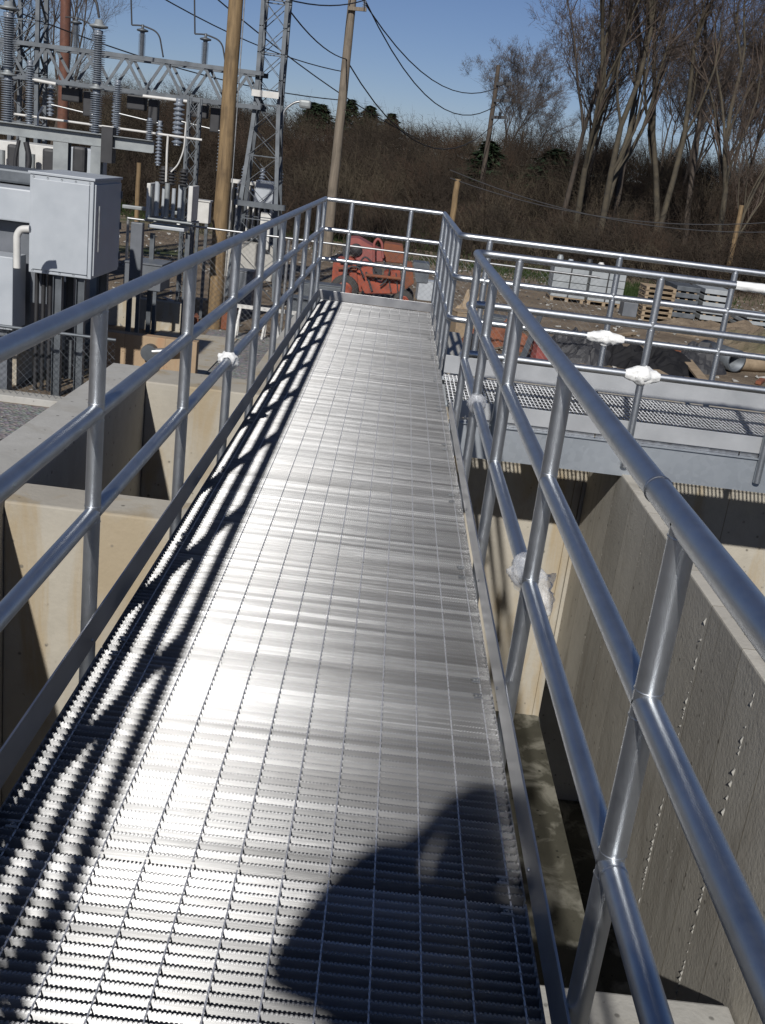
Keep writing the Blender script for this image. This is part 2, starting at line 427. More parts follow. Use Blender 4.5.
for s_ in range(3):
    mb = MB(); rd = random.Random(40+s_)
    for i in range(NB):
        bar_mesh(mb, XR-XL, .015+i*PIT_, i+99*s_, tilt=rd.gauss(0, .05)+.06*math.sin(i*.45+s_*2)*math.sin(i*.17+s_))
    k = 0; rods = MB()
    while 1.268-.105*k > XL:
        x = 1.268-.105*k-XL; pts = []
        for q in range(0, int(NB*PIT_/.0101)+1):       # twisted square rod
            pts.append((x, .002+q*.0101, -.0028))
        vs = []; fs = []
        for q, p in enumerate(pts):
            a = q*.9
            for c in range(4):
                vs.append((p[0]+  .0024*math.cos(a+c*math.pi/2), p[1], p[2]+  .0024*math.sin(a+c*math.pi/2)))
        for q in range(len(pts)-1):
            for c in range(4): fs.append((q*4+c, q*4+(c+1) % 4, q*4+4+(c+1) % 4, q*4+4+c))
        rods.add(vs, fs); k += 1
    for xx in (0, XR-XL):                              # banding bar at each end
        mb.box((xx, NB*PIT_/2, -.0165), (.004, NB*PIT_-.002, .030))
    nf = len(mb.f); mb.add(rods.v, rods.f); pm_ = mb.mesh('grating_panel', 'grating'); pm_.materials.append(M['rod'])
    pm_.polygons.foreach_set('material_index', [0]*nf+[1]*(len(mb.f)-nf)); panels.append(pm_)
y0 = 2.05-3*1.012; k = 0
while y0+k*1.012 < 12.0:
    ys = y0+k*1.012
    if ys+1.0 > 12.1: break
    o = obj('grating_panel', panels[(k*2+1) % 3], walk); o.location = (XL, ys, 0)
    if k > 0:
        for dy in (-.052, .056):
            for xs in (XL+.05, 1.2545):
                c = MB()
                for e in (-.011, .011): c.box((xs, ys+dy+e, .004), (.028, .008, .003))
                c.box((xs, ys+dy, .0015), (.014, .018, .002)); c.tube([(xs, ys+dy, 0), (xs, ys+dy, .007)], .004, 8)
                c.build('grating_clip', 'galv', walk)
    k += 1
YEND = y0+k*1.012
mb = MB()
for i in range(int((12.04-YEND)/PIT_)): bar_mesh(mb, XR-XL, .015+i*PIT_, 700+i, tilt=random.gauss(0, .05))
k_ = 0
while 1.268-.105*k_ > XL: mb.tube([(1.268-.105*k_-XL, .002, -.003), (1.268-.105*k_-XL, 12.04-YEND-.01, -.003)], .0032, 4); k_ += 1
o = mb.build('grating_panel', 'grating', walk); o.location = (XL, YEND, 0)
OPN0, OPN1 = 6.97, 8.43
def toe(x0, x1, ya, yb, nm='toe_plate'):
    mb = MB().span((x0, ya, .018), (x1, yb, .122), bev=.0015)
    y = ya+.3
    while y < yb:
        sgn = 1 if x0 < .6 else -1
        xf = x1 if sgn > 0 else x0
        mb.lathe([(.001,.004), (.005,.003), (.006,0)], (xf, y, .045), (sgn, 0, 0), 8); y += .9
    return mb.build(nm, 'plate', walk)
toe(.028, .034, -1.8, 12.06); toe(1.309, 1.315, -1.8, OPN0-.03); toe(1.309, 1.315, OPN1+.05, 12.06)
MB().span((.036, 12.06, .0), (1.307, 12.066, .10), bev=.0015).build('toe_plate', 'plate', walk)
def channel(x, ya, yb, sgn):
    mb = MB(); mb.span((x, ya, -.25), (x+sgn*.007, yb, -.035)); mb.span((x+sgn*.0072, ya, -.042), (x+sgn*.07, yb, -.0352)); mb.span((x+sgn*.0072, ya, -.25), (x+sgn*.07, yb, -.243))
    mb.build('side_channel', 'channel', walk)
channel(.052, -1.8, 12.05, 1); channel(1.303, -1.8, 12.05, -1)
for i in range(12):
    yy = -1.5+1.2*i; mb = MB().span((.062, yy, -.15), (1.293, yy+.006, -.045)); mb.span((.062, yy+.0062, -.05), (1.293, yy+.05, -.045)); mb.build('cross_brace', 'channel', walk)

# cross walkway to the right
XP1 = 7.4
cw = thing('cross_walkway', 'side walkway with open mesh grating leading off to the right', 'walkway', (4, 7.7, 0))
pm = []
mb = MB()
for i in range(32): bar_mesh(mb, 1.50, .016+i*.0305, i, axis='y', tooth=.012, depth=.003)
for q in range(15): mb.tube([(0, .05+q*.1, -.003), (.975, .05+q*.1, -.003)], .0035, 5)
for yy in (.002, 1.498): mb.box((.4885, yy, -.016), (.972, .004, .030))
pmesh = mb.mesh('grating_panel', 'grating_plain')
x = XR+.022; k = 0
while x < XP1-.9:
    o = obj('grating_panel', pmesh, cw); o.location = (x, 6.955, 0); x += .981
XP1 = x
MB().span((1.33, 6.937, .006), (XP1, 6.943, .118), bev=.0015).build('toe_plate', 'plate_dull', cw)
MB().span((1.33, 8.470, .006), (XP1, 8.476, .15), bev=.0015).build('toe_plate', 'plate_dull', cw)
for yc, sg in ((6.937, 1), (8.476, -1)):
    mb = MB(); mb.span((1.32, yc, -.262), (XP1, yc+sg*.008, -.034)); mb.span((1.32, yc+sg*.0082, -.042), (XP1, yc+sg*.075, -.034)); mb.span((1.32, yc+sg*.0082, -.262), (XP1, yc+sg*.075, -.254))
    mb.span((1.32, yc-sg*.018, -.0335), (XP1, yc+sg*.01, -.026))
    mb.build('side_channel', 'channel', cw)
for xx in (1.9, 2.95, 4.0, 5.05, 6.1): MB().span((xx, 6.95, -.20), (xx+.09, 8.46, -.045)).build('cross_brace', 'channel', cw)

# ------------------------------------------------------------------ guardrails
HT, HM, HL, PR = 1.077, .757, .435, .0243
def rail(t, pts, r=PR, nm='rail', seg=20, fil=.09): return MB().tube(fillet(pts, fil) if len(pts) > 2 else pts, r, seg).build(nm, 'rail', t)
def post(t, x, y, zb=-.19, top=HT, side=None):
    mb = MB(); mb.tube([(x, y, zb), (x, y, top)], PR, 20, cap=False)
    mb.tube([(x, y, zb), (x, y, zb+.06)], PR-.003, 20, cap=False)
    for h in (HM, HL):
        for e in (-1, 1): mb.lathe([(PR-.001,-.003), (PR+.0016,0), (PR-.001,.003)], (x, y, h+e*(PR+.001)), (0,0,1), 20)
    mb.lathe([(PR-.001,-.003), (PR+.0016,0), (PR-.001,.003)], (x, y, top-PR+.003), (0,0,1), 20)
    o = mb.build('post', 'rail', t)
    return o
YL = [-1.1, .3, 1.69, 3.078, 4.458, 5.708, 6.774, 7.922, 9.012, 10.032, 11.322, 12.09]
YE, XF, YF, XN, YN = 12.13, 1.318, 8.50, 1.337, 6.913
gl = thing('guardrail', 'left aluminium pipe guardrail along the whole edge of the walkway', 'railing', (0, 5, 0))
for h in (HT, HM, HL): rail(gl, [(0, -1.8, h), (0, YE, h)])
for y in YL: post(gl, 0, y)
ge = thing('guardrail', 'short guardrail closing the far end of the walkway in front of the orange machine', 'railing', (.65, YE, 0))
for h in (HT, HM, HL): rail(ge, [(PR+.002, YE, h), (XF-PR-.002, YE, h)])
for x in (.298, .952): post(ge, x, YE, -.15)
gf = thing('guardrail', 'far guardrail turning the corner from the walkway along the back of the side walkway', 'railing', (XF, YF, 0))
for h in (HT, HM, HL): rail(gf, [(XF, YE, h), (XF, YF, h), (7.0, YF, h)])
for y in (12.08, 11.1, 10.1, 9.3, 8.65): post(gf, XF, y)
for x in (1.55, 2.569, 3.477, 4.42, 5.5, 6.6): post(gf, x, YF)
gn = thing('guardrail', 'right guardrail from beside the camera turning along the near side of the side walkway', 'railing', (XN, YN, 0))
for h in (HT, HM, HL): rail(gn, [(XN, -1.8, h), (XN, YN, h), (7.0, YN, h)])
for y in (6.615, 5.453, 4.211, 2.915, 1.608, .3, -1.1): post(gn, XN, y)
for x in (1.62, 2.527, 3.43, 4.5, 5.6, 6.6): post(gn, x, YN)
MB().lathe([(PR+.0002,-.004),(PR+.0022,-.002),(PR+.0022,.002),(PR+.0002,.004)], (XN, 1.80, HT), (0,1,0), 24).build('splice_ring', 'rail', gn)
MB().lathe([(PR+.0002,-.004),(PR+.0018,-.001),(PR+.0018,.001),(PR+.0002,.004)], (XN, 1.57, HL), (0,1,0), 24).build('splice_ring', 'rail', gn)

# packing still wrapped round some joints
def wrap(p, ax, label, L=.15, r=.058, H=.07, seed=1, mat='foam', cat='wrapping'):
    p = Vector(p); mb = MB(); prof = []
    K = 22
    def lump(axis, L, r, sd):
        axis = Vector(axis); x = axis.orthogonal().normalized(); y = axis.cross(x); vs = []; fs = []; S = 28
        for i in range(K+1):
            t = -1+2*i/K; rad = PR+.002+(r-PR)*(max(0, 1-abs(t)))**.9
            for k_ in range(S):
                a = 2*math.pi*k_/S
                d = (x*math.cos(a)+y*math.sin(a)); nn = noise.noise((p+axis*t*L+d*.06)*30+Vector((sd*3.1, 0, 0)))*1.2+1.1*abs(noise.noise(Vector((t*3+sd, a*1.2, 0))*2.5))
                vs.append(p+axis*t*L+d*rad*(1+.35*nn*(1-abs(t)*.6)))
        for i in range(K):
            for k_ in range(S): fs.append((i*S+k_, i*S+(k_+1) % S, (i+1)*S+(k_+1) % S, (i+1)*S+k_))
        mb.add(vs, fs, True)
    lump(ax, L, r, seed)
    if H: lump((0,0,1), H, r*.95, seed+5)
    return tag(mb.build('foam_wrap', mat), label, cat, None)
wrap((2.527, YN, HL), (1,0,0), 'white foam wrapped round the lower rail joint nearest on the side walkway', .115, .060, .062, 1)
wrap((2.569, YF, HL), (1,0,0), 'white foam wrapped round the lower joint of the far side walkway rail', .15, .052, .06, 2)
wrap((3.36, YN, HT), (1,0,0), 'long white tape wrapping on the top rail at the right edge of the photo', .36, .030, 0, 3)
wrap((0, 5.708, HL), (0,1,0), 'small white wrap on a lower joint of the left guardrail', .055, .048, .05, 4)
wrap((XN, 5.40, HL), (0,1,0), 'thin translucent wrap on a low joint near the start of the side walkway', .08, .042, .045, 6, 'clear_plastic')
pl = wrap((XN, 3.02, HL), (0,1,0), 'crumpled clear plastic bag tied to the lower right rail', .09, .040, .055, 7, 'clear_plastic')
pv = thing('plastic_bag', 'balled clear plastic hanging outward beside the lower right rail', 'plastic', (1.44, 2.95, .43))
bm = bmesh.new(); bmesh.ops.create_icosphere(bm, subdivisions=4, radius=.043)
for v_ in bm.verts:
    q = v_.co.copy(); v_.co = Vector((q.x*1.1, q.y*.9, q.z*1.35))*(1+.75*noise.noise(q*34)+.35*noise.noise(q*85))+Vector((1.385, 2.97, .40))
me = bpy.data.meshes.new('bag'); bm.to_mesh(me); bm.free(); me.materials.append(M['clear_plastic'])
for f_ in me.polygons: f_.use_smooth = True
obj('bag', me, pv)

#@@PART2@@
# ------------------------------------------------------------------ chain link fences
def chain_fence(label, x0, x1, y, ztop, zbot, mesh=.055, wr=.0016, step=2.6, rr_=.021, mat='galv'):
    t = thing('chain_link_fence', label, 'fence', ((x0+x1)/2, y, zbot))
    MB().tube([(x0, y, ztop), (x1, y, ztop)], rr_, 10).build('top_rail', mat, t)
    x = x0
    while x <= x1+.01:
        MB().tube([(x, y+.03, zbot), (x, y+.03, ztop+.02)], .028, 10).build('post', mat, t); x += step
    mb = MB(); H = ztop-zbot
    a = x0-H
    while a < x1:
        for sg in (1, -1):
            # clip the wire to the panel
            xa, xb = (a, a+H) if sg > 0 else (a+H, a)
            za, zb = zbot, ztop
            def cl(xa, za, xb, zb):
                d = xb-xa
                t0, t1 = 0, 1
                if d > 0: t0 = max(0, (x0-xa)/d); t1 = min(1, (x1-xa)/d)
                else: t0 = max(0, (x1-xa)/d); t1 = min(1, (x0-xa)/d)
                return (xa+d*t0, za+(zb-za)*t0, xa+d*t1, za+(zb-za)*t1) if t1 > t0 else None
            c = cl(xa, za, xb, zb)
            if c: mb.tube([(c[0], y-.025+sg*wr, c[1]), (c[2], y-.025+sg*wr, c[3])], wr, 3, cap=False, smooth=False)
        a += mesh*1.414
    mb.build('wire_mesh', mat, t); return t
zt = at(50, 332, 13.6)
chain_fence('dark chain link fence just outside the left tank wall below the grey cabinet', at(-60, 325, 13.6).x, at(116, 340, 13.6).x, 13.6, zt.z, GZ, mesh=.06, wr=.0022, mat='steel')
tag(MB().span((at(-60,325,13.6).x, 13.45, GZ-.1), (at(116,340,13.6).x, 13.75, GZ+.09), bev=.01).build('kerb', 'concrete_grey'), 'low concrete kerb at the foot of the left fence', 'kerb')
ft = at(318, 242, 20.3)
chain_fence('long low chain link fence crossing the yard behind the end guardrail', at(128, 217, 20.3).x, at(600, 277, 20.3).x, 20.3, ft.z, GZ, .075, .0016, 3.0, .02)

# ------------------------------------------------------------------ equipment pad to the left
a = at(100, 336, 15.7); b_ = at(197, 346, 15.7); zt5 = at(160, 338, 15.7).z
pd = thing('equipment_pad', 'orange stained low concrete curb wall with a paler curb behind it, beyond the fence', 'curb', ((a.x+b_.x)/2, 16, GZ))
MB().span((a.x, 15.7, GZ-.1), (b_.x, 15.9, zt5), bev=.01).build('front_wall', 'concrete_orange', pd)
MB().span((a.x, 15.905, GZ-.1), (b_.x, 20.0, GZ+.03)).build('slab', 'concrete', pd)
MB().span((a.x-2.2, 20.0, GZ-.1), (at(186,318,20).x, 20.2, at(150, 300, 20).z), bev=.01).build('curb', 'concrete', pd)
fl = at(150, 352, 15.65)
pf = thing('pipe_flange', 'round grey pipe flange on the orange stained concrete wall', 'pipe', fl)
MB().tube([fl+Vector((0,.08,0)), fl+Vector((0,-.10,0))], .12, 20).build('flange', 'steel', pf)
MB().tube([fl+Vector((.05,-.06,.02)), fl+Vector((.42,-.06,.08))], .05, 12).build('pipe', 'galv', pf)
tag(MB().span((at(-80,360,14.4).x, 14.4, GZ), (at(17,360,14.4).x, 16.4, at(17,352,14.4).z), bev=.01).build('transformer_pad', 'concrete'), 'beige concrete pad with a dark side behind the chain link fence at the left edge', 'pad')
tag(MB().span((at(-90,300,16.5).x, 16.5, GZ), (at(52,300,16.5).x, 17.4, at(40,295,16.5).z), bev=.01).build('transformer_pad', 'concrete'), 'pale concrete footing seen under the grey cabinet', 'pad')

# ------------------------------------------------------------------ grey cabinet on posts
Yc = 14.0
p0, p1 = at(30, 172, Yc), at(94, 183, Yc); zt_, zb_ = (p0.z+p1.z)/2, at(94, 280, Yc).z
x0, x1 = p0.x, p1.x; yb = Yc+1.35
cb = thing('control_cabinet', 'large light grey steel control cabinet standing on posts above the fence', 'cabinet', ((x0+x1)/2, Yc+.7, GZ))
MB().span((x0, Yc, zb_), (x1, yb, zt_), bev=.012).build('body', 'cabinet', cb)
mb = MB().span((x0-.02, Yc-.02, zt_+.002), (x1+.02, yb+.02, zt_+.035), bev=.006); mb.build('roof', 'cabinet', cb)
mb = MB().span((x0+.05, Yc-.022, zb_+.05), (x1-.05, Yc-.003, zt_-.05), bev=.006); mb.build('door_panel', 'cabinet', cb)
dr = MB().span((x1+.003, Yc+.04, zb_+.04), (x1+.022, yb-.05, zt_-.04), bev=.006).build('door', 'cabinet', cb)
MB().tube([(x1+.055, Yc+.1, zb_+.35), (x1+.055, Yc+.1, zt_-.3)], .012, 8).build('handle', 'galv', dr)
for zz_ in (zb_+.2, (zb_+zt_)/2, zt_-.2): MB().tube([(x1+.03, yb-.06, zz_-.05), (x1+.03, yb-.06, zz_+.05)], .014, 8).build('hinge', 'steel', dr)
for k in range(5):
    for zz_ in (zb_+.03, zt_-.03):
        MB().lathe([(.012,.006),(.014,.003),(.014,0)], (x0+.05+k*(x1-x0-.1)/4, Yc-.001, zz_), (0,-1,0), 6).build('bolt', 'steel', cb)
for k, (px, py) in enumerate(((x1-.15, Yc+.1), (x1-.45, Yc+.1), (x1-.15, yb-.15), (x0+.2, yb-.15))):
    mb = MB().span((px-.05, py-.006, GZ), (px+.05, py+.006, zb_-.002)); mb.span((px-.056, py-.05, GZ+.001), (px-.049, py+.05, zb_-.003)); mb.span((px+.049, py-.05, GZ+.001), (px+.056, py+.05, zb_-.003))
    mb.build('leg', 'steel', cb)
for k in range(3):
    px = x1-.62-.09*k; MB().tube([(px, Yc+.3, GZ), (px, Yc+.3, zb_-.002)], .028, 8).build('conduit', 'dark', cb)

# transformer at the left edge
tr = thing('transformer', 'pale grey transformer cut off by the left edge of the photo', 'transformer', at(-10, 300, 14.2))
q0, q1 = at(-80, 180, 13.9), at(29, 192, 13.9)
MB().span((q0.x, 14.25, at(29,226,13.9).z), (q1.x-.03, 15.6, q1.z), bev=.02).build('upper_tank', 'cabinet', tr)
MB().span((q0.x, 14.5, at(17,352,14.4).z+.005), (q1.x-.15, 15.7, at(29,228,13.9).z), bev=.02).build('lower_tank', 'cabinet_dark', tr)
MB().span((q0.x, 14.9, at(29,190,14).z+.002), (q1.x+.2, 15.9, at(29,175,14).z), bev=.03).build('lid', 'steel', tr)
tb = thing('terminal_box', 'pale grey box below the white conduit at the left edge', 'electrical box', at(6, 290, 13))
MB().span((at(-60,260,13).x, 13.8, at(8,330,13.8).z), (at(13,260,13.8).x, 14.3, at(8,257,13.8).z), bev=.012).build('body', 'cabinet', tb)
MB().span((at(0,260,13.9).x, 13.9, GZ), (at(8,260,13.9).x, 14.1, at(8,330,13.8).z-.002)).build('leg', 'cabinet_dark', tb)
MB().span((at(17,255,13.5).x-.1, 14.31, at(20,312,13.5).z), (at(27,255,13.5).x, 14.49, at(20,262,13.5).z), bev=.01).build('side_tank', 'cabinet_dark', tb)
cpts = [at(17, 268, 13.3), at(17, 235, 13.3), at(21, 229, 13.3), at(30, 229, 13.3)]
tag(MB().tube(fillet(cpts, .12), .045, 12).build('conduit_bend', 'white_paint'), 'bent white conduit between the left box and the grey cabinet', 'conduit')

# dark equipment below and behind the cabinet
for (u0, v0, u1, v1, Y, d, mat, nm, lab) in (
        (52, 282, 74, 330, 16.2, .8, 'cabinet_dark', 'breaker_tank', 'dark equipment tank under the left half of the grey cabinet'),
        (131, 222, 140, 280, 17.5, .15, 'cabinet_dark', 'steel_column', 'dark square steel column right of the grey cabinet'),
        (124, 262, 160, 292, 19.0, .8, 'cabinet_dark', 'ground_cabinet', 'low dark cabinet on the dirt behind the left guardrail'),
        (197, 201, 208, 224, 22.0, .3, 'white_paint', 'meter_box', 'small white meter box left of the wooden pole')):
    a = at(u0, v0, Y); b_ = at(u1, v1, Y); t = thing(nm, lab, 'cabinet' if 'column' not in nm else 'column', ((a.x+b_.x)/2, Y, GZ))
    MB().span((a.x, Y, b_.z), (b_.x, Y+d, a.z), bev=.012).build('body', mat, t)
    if nm != 'steel_column': MB().span((a.x-.02, Y-.02, a.z+.002), (b_.x+.02, Y+d+.02, a.z+.03)).build('lid', mat, t)
    w_ = (b_.x-a.x)
    for px in (a.x+w_*.15, b_.x-w_*.15):
        if b_.z > GZ+.05: MB().span((px-.03, Y+.02, GZ), (px+.03, Y+.08, b_.z-.002)).build('leg', 'steel', t)

# ------------------------------------------------------------------ substation steel
def insulator(t, base, h, r, n_, mat='insulator', nm='insulator'):
    mb = MB(); prof = [(r*.6, 0), (r*.6, h*.03)]
    for i in range(n_):
        z0 = h*(.04+.90*i/n_); dz = h*.90/n_
        prof += [(r*.5, z0), (r, z0+dz*.25), (r*.95, z0+dz*.4), (r*.5, z0+dz*.65)]
    prof += [(r*.62, h*.95), (r*.62, h), (0.001, h)]
    mb.lathe(prof, base, (0,0,1), 16); return mb.build(nm, mat, t)
def ibeam(mb, a, b, h, w):
    a = Vector(a); b = Vector(b)
    mb.beam(a, b, w*.15, h*.9); mb.beam(a+Vector((0,0,h*.475)), b+Vector((0,0,h*.475)), w, h*.05); mb.beam(a-Vector((0,0,h*.475)), b-Vector((0,0,h*.475)), w, h*.05)
Yb = 18.0
a = at(-40, 120, Yb); b_ = at(154, 147, Yb); zz = (a.z+b_.z)/2-.02
st = thing('insulator_stand', 'light grey steel beam on columns carrying tall ribbed insulators', 'substation frame', (a.x+2, Yb, GZ))
mb = MB(); ibeam(mb, (a.x, Yb, zz), (b_.x, Yb, zz), .19, .2); mb.build('beam', 'steel_light', st)
mb = MB(); ibeam(mb, (a.x, Yb+1.2, zz), (at(100,0,Yb).x, Yb+1.2, zz), .19, .2); mb.build('beam', 'steel_light', st)
for (u, w_) in ((62, .24), (97, .16), (-20, .24), (24, .10)):
    x = at(u, 160, Yb).x; mb = MB().span((x-w_/2, Yb-.09, GZ), (x+w_/2, Yb-.075, zz-.1)); mb.span((x-w_/2, Yb+.075, GZ), (x+w_/2, Yb+.09, zz-.1)); mb.span((x-.01, Yb-.080, GZ+.001), (x+.01, Yb+.080, zz-.101)); mb.build('column', 'steel_light', st)
x = at(104, 150, Yb).x
mb = MB().span((x-.02, Yb-.12, at(110,163,Yb).z), (x+.16, Yb+.12, zz+.22)); mb.build('bracket', 'dark', st)
zi = zz+.1
def stack(u, vtop, r, n_, Y=Yb, cap=True, lab='tall ribbed insulator'):
    x = at(u, 80, Y).x; ztop = at(u, vtop, Y).z; H = ztop-zi; mid = zi+H*.45
    insulator(st, (x, Y, zi), H*.42, r*.86, int(n_*.42)); 
    MB().lathe([(r*.5,0),(r*1.05,.01),(r*1.05,.03),(r*.45,.05),(r*.45,H*.06)], (x, Y, zi+H*.42), (0,0,1), 14).build('collar', 'steel_light', st)
    insulator(st, (x, Y, zi+H*.48), H*.50, r, int(n_*.5))
    if cap: MB().lathe([(r*.9,0),(r*1.25,.015),(r*1.25,.04),(r*.6,.06),(r*.5,.12),(.01,.13)], (x, Y, ztop), (0,0,1), 16).build('cap', 'steel_light', st)
    return Vector((x, Y, ztop+.15))
T1 = stack(97, 28, .115, 44); T2 = stack(8, 10, .125, 44)
T3 = None
for (u, vt) in ((30, 60), (118, 80)):
    x = at(u, 80, Yb+1.2).x
    insulator(st, (x, Yb+1.2, zi), at(u, vt, Yb+1.2).z-zi, .075, 24)
x = at(150, 120, Yb).x; insulator(st, (x, Yb, zi), at(150, 118, Yb).z-zi, .06, 10)
def wire(pts, r, label, mat='dark', nm='power_line', cat='wire', group=None, k=14, sag=0):
    out = []
    if len(pts) == 2:
        a, b = Vector(pts[0]), Vector(pts[1])
        out = [a.lerp(b, i/k)+Vector((0,0,-sag*4*(i/k)*(1-i/k))) for i in range(k+1)]
    else: out = fillet(pts, .5, 6)
    return tag(MB().tube(out, r, 6).build(nm, mat), label, cat, group)
wire([T1, T1+Vector((-.05,0,.25)), T1+Vector((-.5,.3,.45)), T1+Vector((-1.5,.8,.4))], .022, 'thick dark jumper leaving the top of the nearest tall insulator', nm='jumper_cable')

tag(MB().tube(fillet([at(26,142,17), at(30,160,17), at(24,185,17), at(29,215,17)], .3), .045, 8).build('cable_bundle', 'dark'), 'dark cable bundle hanging behind the left boxes', 'cable')
tag(MB().tube(fillet([at(19,140,17.2), at(14,165,17.2), at(21,200,17.2)], .3), .03, 8).build('cable_bundle', 'dark'), 'thinner dark cable left of the thick cable bundle', 'cable')
# bus pipes
def bus(u0, v0, u1, v1, Y, r, lab):
    a = at(u0, v0, Y); b = at(u1, v1, Y); tag(MB().tube([a, b], r, 10).build('bus_pipe', 'white_paint'), lab, 'pipe')
bus(14, 114, 202, 140, 20.5, .022, 'long bright bus pipe crossing below the lattice beam')
bus(143, 96, 192, 102, 25.0, .035, 'short bright pipe under the right half of the lattice beam')
bus(30, 79, 56, 84, 25.0, .035, 'short bright pipe under the left half of the lattice beam')
a = at(35,125,19); b_ = at(112,126,19)
tag(MB().tube([at(38,128,19), at(38,115,19), at(43,107,19)], .02, 8).build('ground_rod', 'white_paint'), 'small bent white rod above the light beam', 'rod')

# lattice beam
Yt = 26.0
tl, trr = at(12, 40, Yt), at(268, 76, Yt); bl, br_ = at(12, 76, Yt), at(268, 109, Yt)
ztop = (tl.z+trr.z)/2; zbot = (bl.z+br_.z)/2
tu = thing('lattice_beam', 'long grey lattice girder spanning between the two lattice towers', 'girder', ((tl.x+trr.x)/2, Yt, zbot))
mb = MB()
for yy in (Yt, Yt+.8):
    for zz_ in (ztop, zbot): mb.beam((tl.x-6, yy, zz_), (trr.x-.1, yy, zz_), .09, .09)
mb.build('chord', 'steel', tu)
mb = MB(); nseg = 13; x = tl.x-6; dx = (trr.x-.1-x)/nseg
for i in range(nseg):
    for yy in (Yt-.03, Yt+.77):
        xa = x+i*dx; mb.beam((xa, yy, zbot), (xa+dx/2, yy, ztop), .02, .065); mb.beam((xa+dx/2, yy+.024, ztop), (xa+dx, yy+.024, zbot), .02, .065)
    mb.beam((x+i*dx, Yt, ztop+.05), (x+i*dx+dx, Yt+.8, ztop+.05), .04, .01); mb.beam((x+i*dx, Yt, zbot-.05), (x+i*dx+dx, Yt+.8, zbot-.05), .04, .01)
mb.build('bracing', 'steel', tu)
def lattice_tower(cx, cy, wb, wt, z0, z1, zk, label, wtop=None):
    t = thing('lattice_tower', label, 'tower', (cx, cy, GZ)); mb = MB()
    def hw(z): return wb+(wt-wb)*min(1, (z-z0)/(zk-z0))
    zs = [z0]; 
    while zs[-1] < z1: zs.append(zs[-1]+max(.55, hw(zs[-1])*1.7))
    for sx in (-1, 1):
        for sy in (-1, 1):
            lg = MB(); e_ = .01
            for a_, b_ in zip(zs[:-1], zs[1:]): lg.beam((cx+sx*hw(a_), cy+sy*hw(a_), a_-e_), (cx+sx*hw(b_), cy+sy*hw(b_), b_+e_), .09, .09)
            lg.build('leg', 'steel', t)
    for i, (a_, b_) in enumerate(zip(zs[:-1], zs[1:])):
        ha, hb = hw(a_), hw(b_); s = 1 if i % 2 else -1
        for sy in (-1, 1):
            mb.beam((cx-s*ha, cy+sy*(ha+.02), a_), (cx+s*hb, cy+sy*(hb+.02), b_), .055, .012)
            mb.beam((cx+s*ha, cy+sy*(ha+.035), a_), (cx-s*hb, cy+sy*(hb+.035), b_), .04, .012)
            mb.beam((cx+sy*(ha+.02), cy-s*ha, a_), (cx+sy*(hb+.02), cy+s*hb, b_), .055, .012)
            if i % 2: mb.beam((cx-hb, cy+sy*hb, b_), (cx+hb, cy+sy*hb, b_), .06, .02)
    mb.build('bracing', 'steel', t); return t
tc = at(266, 110, Yt)
tw1 = lattice_tower(tc.x, Yt+.4, .58, .27, GZ, tc.z+6.5, tc.z, 'tall grey lattice tower right of the wooden pole')
c = at(265, 94, Yt-.1); MB().box((c.x, Yt-.05, c.z), (.62, .05, .14)).build('cross_plate', 'white_paint', tw1)
c = at(260, 205, Yt-.3); MB().box((c.x, Yt-.35, c.z), (1.2, .12, .12)).build('platform_arm', 'steel', tw1)
tc2 = at(22, 100, Yt)
lattice_tower(tc2.x, Yt+.4, .34, .30, GZ, tc2.z+7, tc2.z, 'dark lattice tower at the left edge behind the tall insulators')

# disconnect switches on the lattice beam
sw_lab = ('leftmost switch on the lattice beam beside the reddish pole', 'middle switch standing on the lattice beam', 'right hand switch on the lattice beam next to the wooden pole')
for i, (u, vt) in enumerate(((70, 20), (137, 28), (201, 37))):
    x = at(u, 60, Yt).x; zt2 = at(u, vt, Yt).z
    t = thing('disconnect_switch', sw_lab[i], 'switch', (x, Yt+.4, ztop), 'switches on the lattice beam')
    insulator(t, (x, Yt+.4, ztop+.06), zt2-ztop-.1, .085, 22)
    MB().lathe([(.05,0),(.13,.02),(.13,.05),(.03,.08),(.03,.16)], (x, Yt+.4, zt2-.04), (0,0,1), 12).build('cap', 'steel', t)
    MB().tube(fillet([(x-.25, Yt+.4, zt2+.08), (x, Yt+.4, zt2+.10), (x+.38, Yt+.4, zt2+.0), (x+.5, Yt+.4, zt2-.5), (x+.5, Yt+.4, ztop+.1)], .2), .018, 7).build('jumper', 'dark', t)
    if i: MB().tube([(x-.25, Yt+.4, zt2+.08), (x-.33, Yt+.4, zt2+1.1), (x-.30, Yt+.4, zt2+2.8)], .018, 7).build('dropper', 'dark', t)
    # hanging mechanism
    MB().box((x-.05, Yt+.4, zbot-.22), (.42, .3, .32), bev=.03).build('mechanism', 'dark', t)
    MB().box((x+.35, Yt+.4, zbot-.38), (.22, .25, .55), bev=.03).build('drive_box', 'dark', t)
    insulator(t, (x-.55, Yt+.4, zbot-.75), .7, .09, 8); insulator(t, (x+.55, Yt+.2, zbot-1.55), 1.0, .08, 12)
    MB().tube([(x-.5, Yt+.3, zbot-.5), (x+.6, Yt+.3, zbot-.62)], .02, 7).build('blade', 'galv', t)

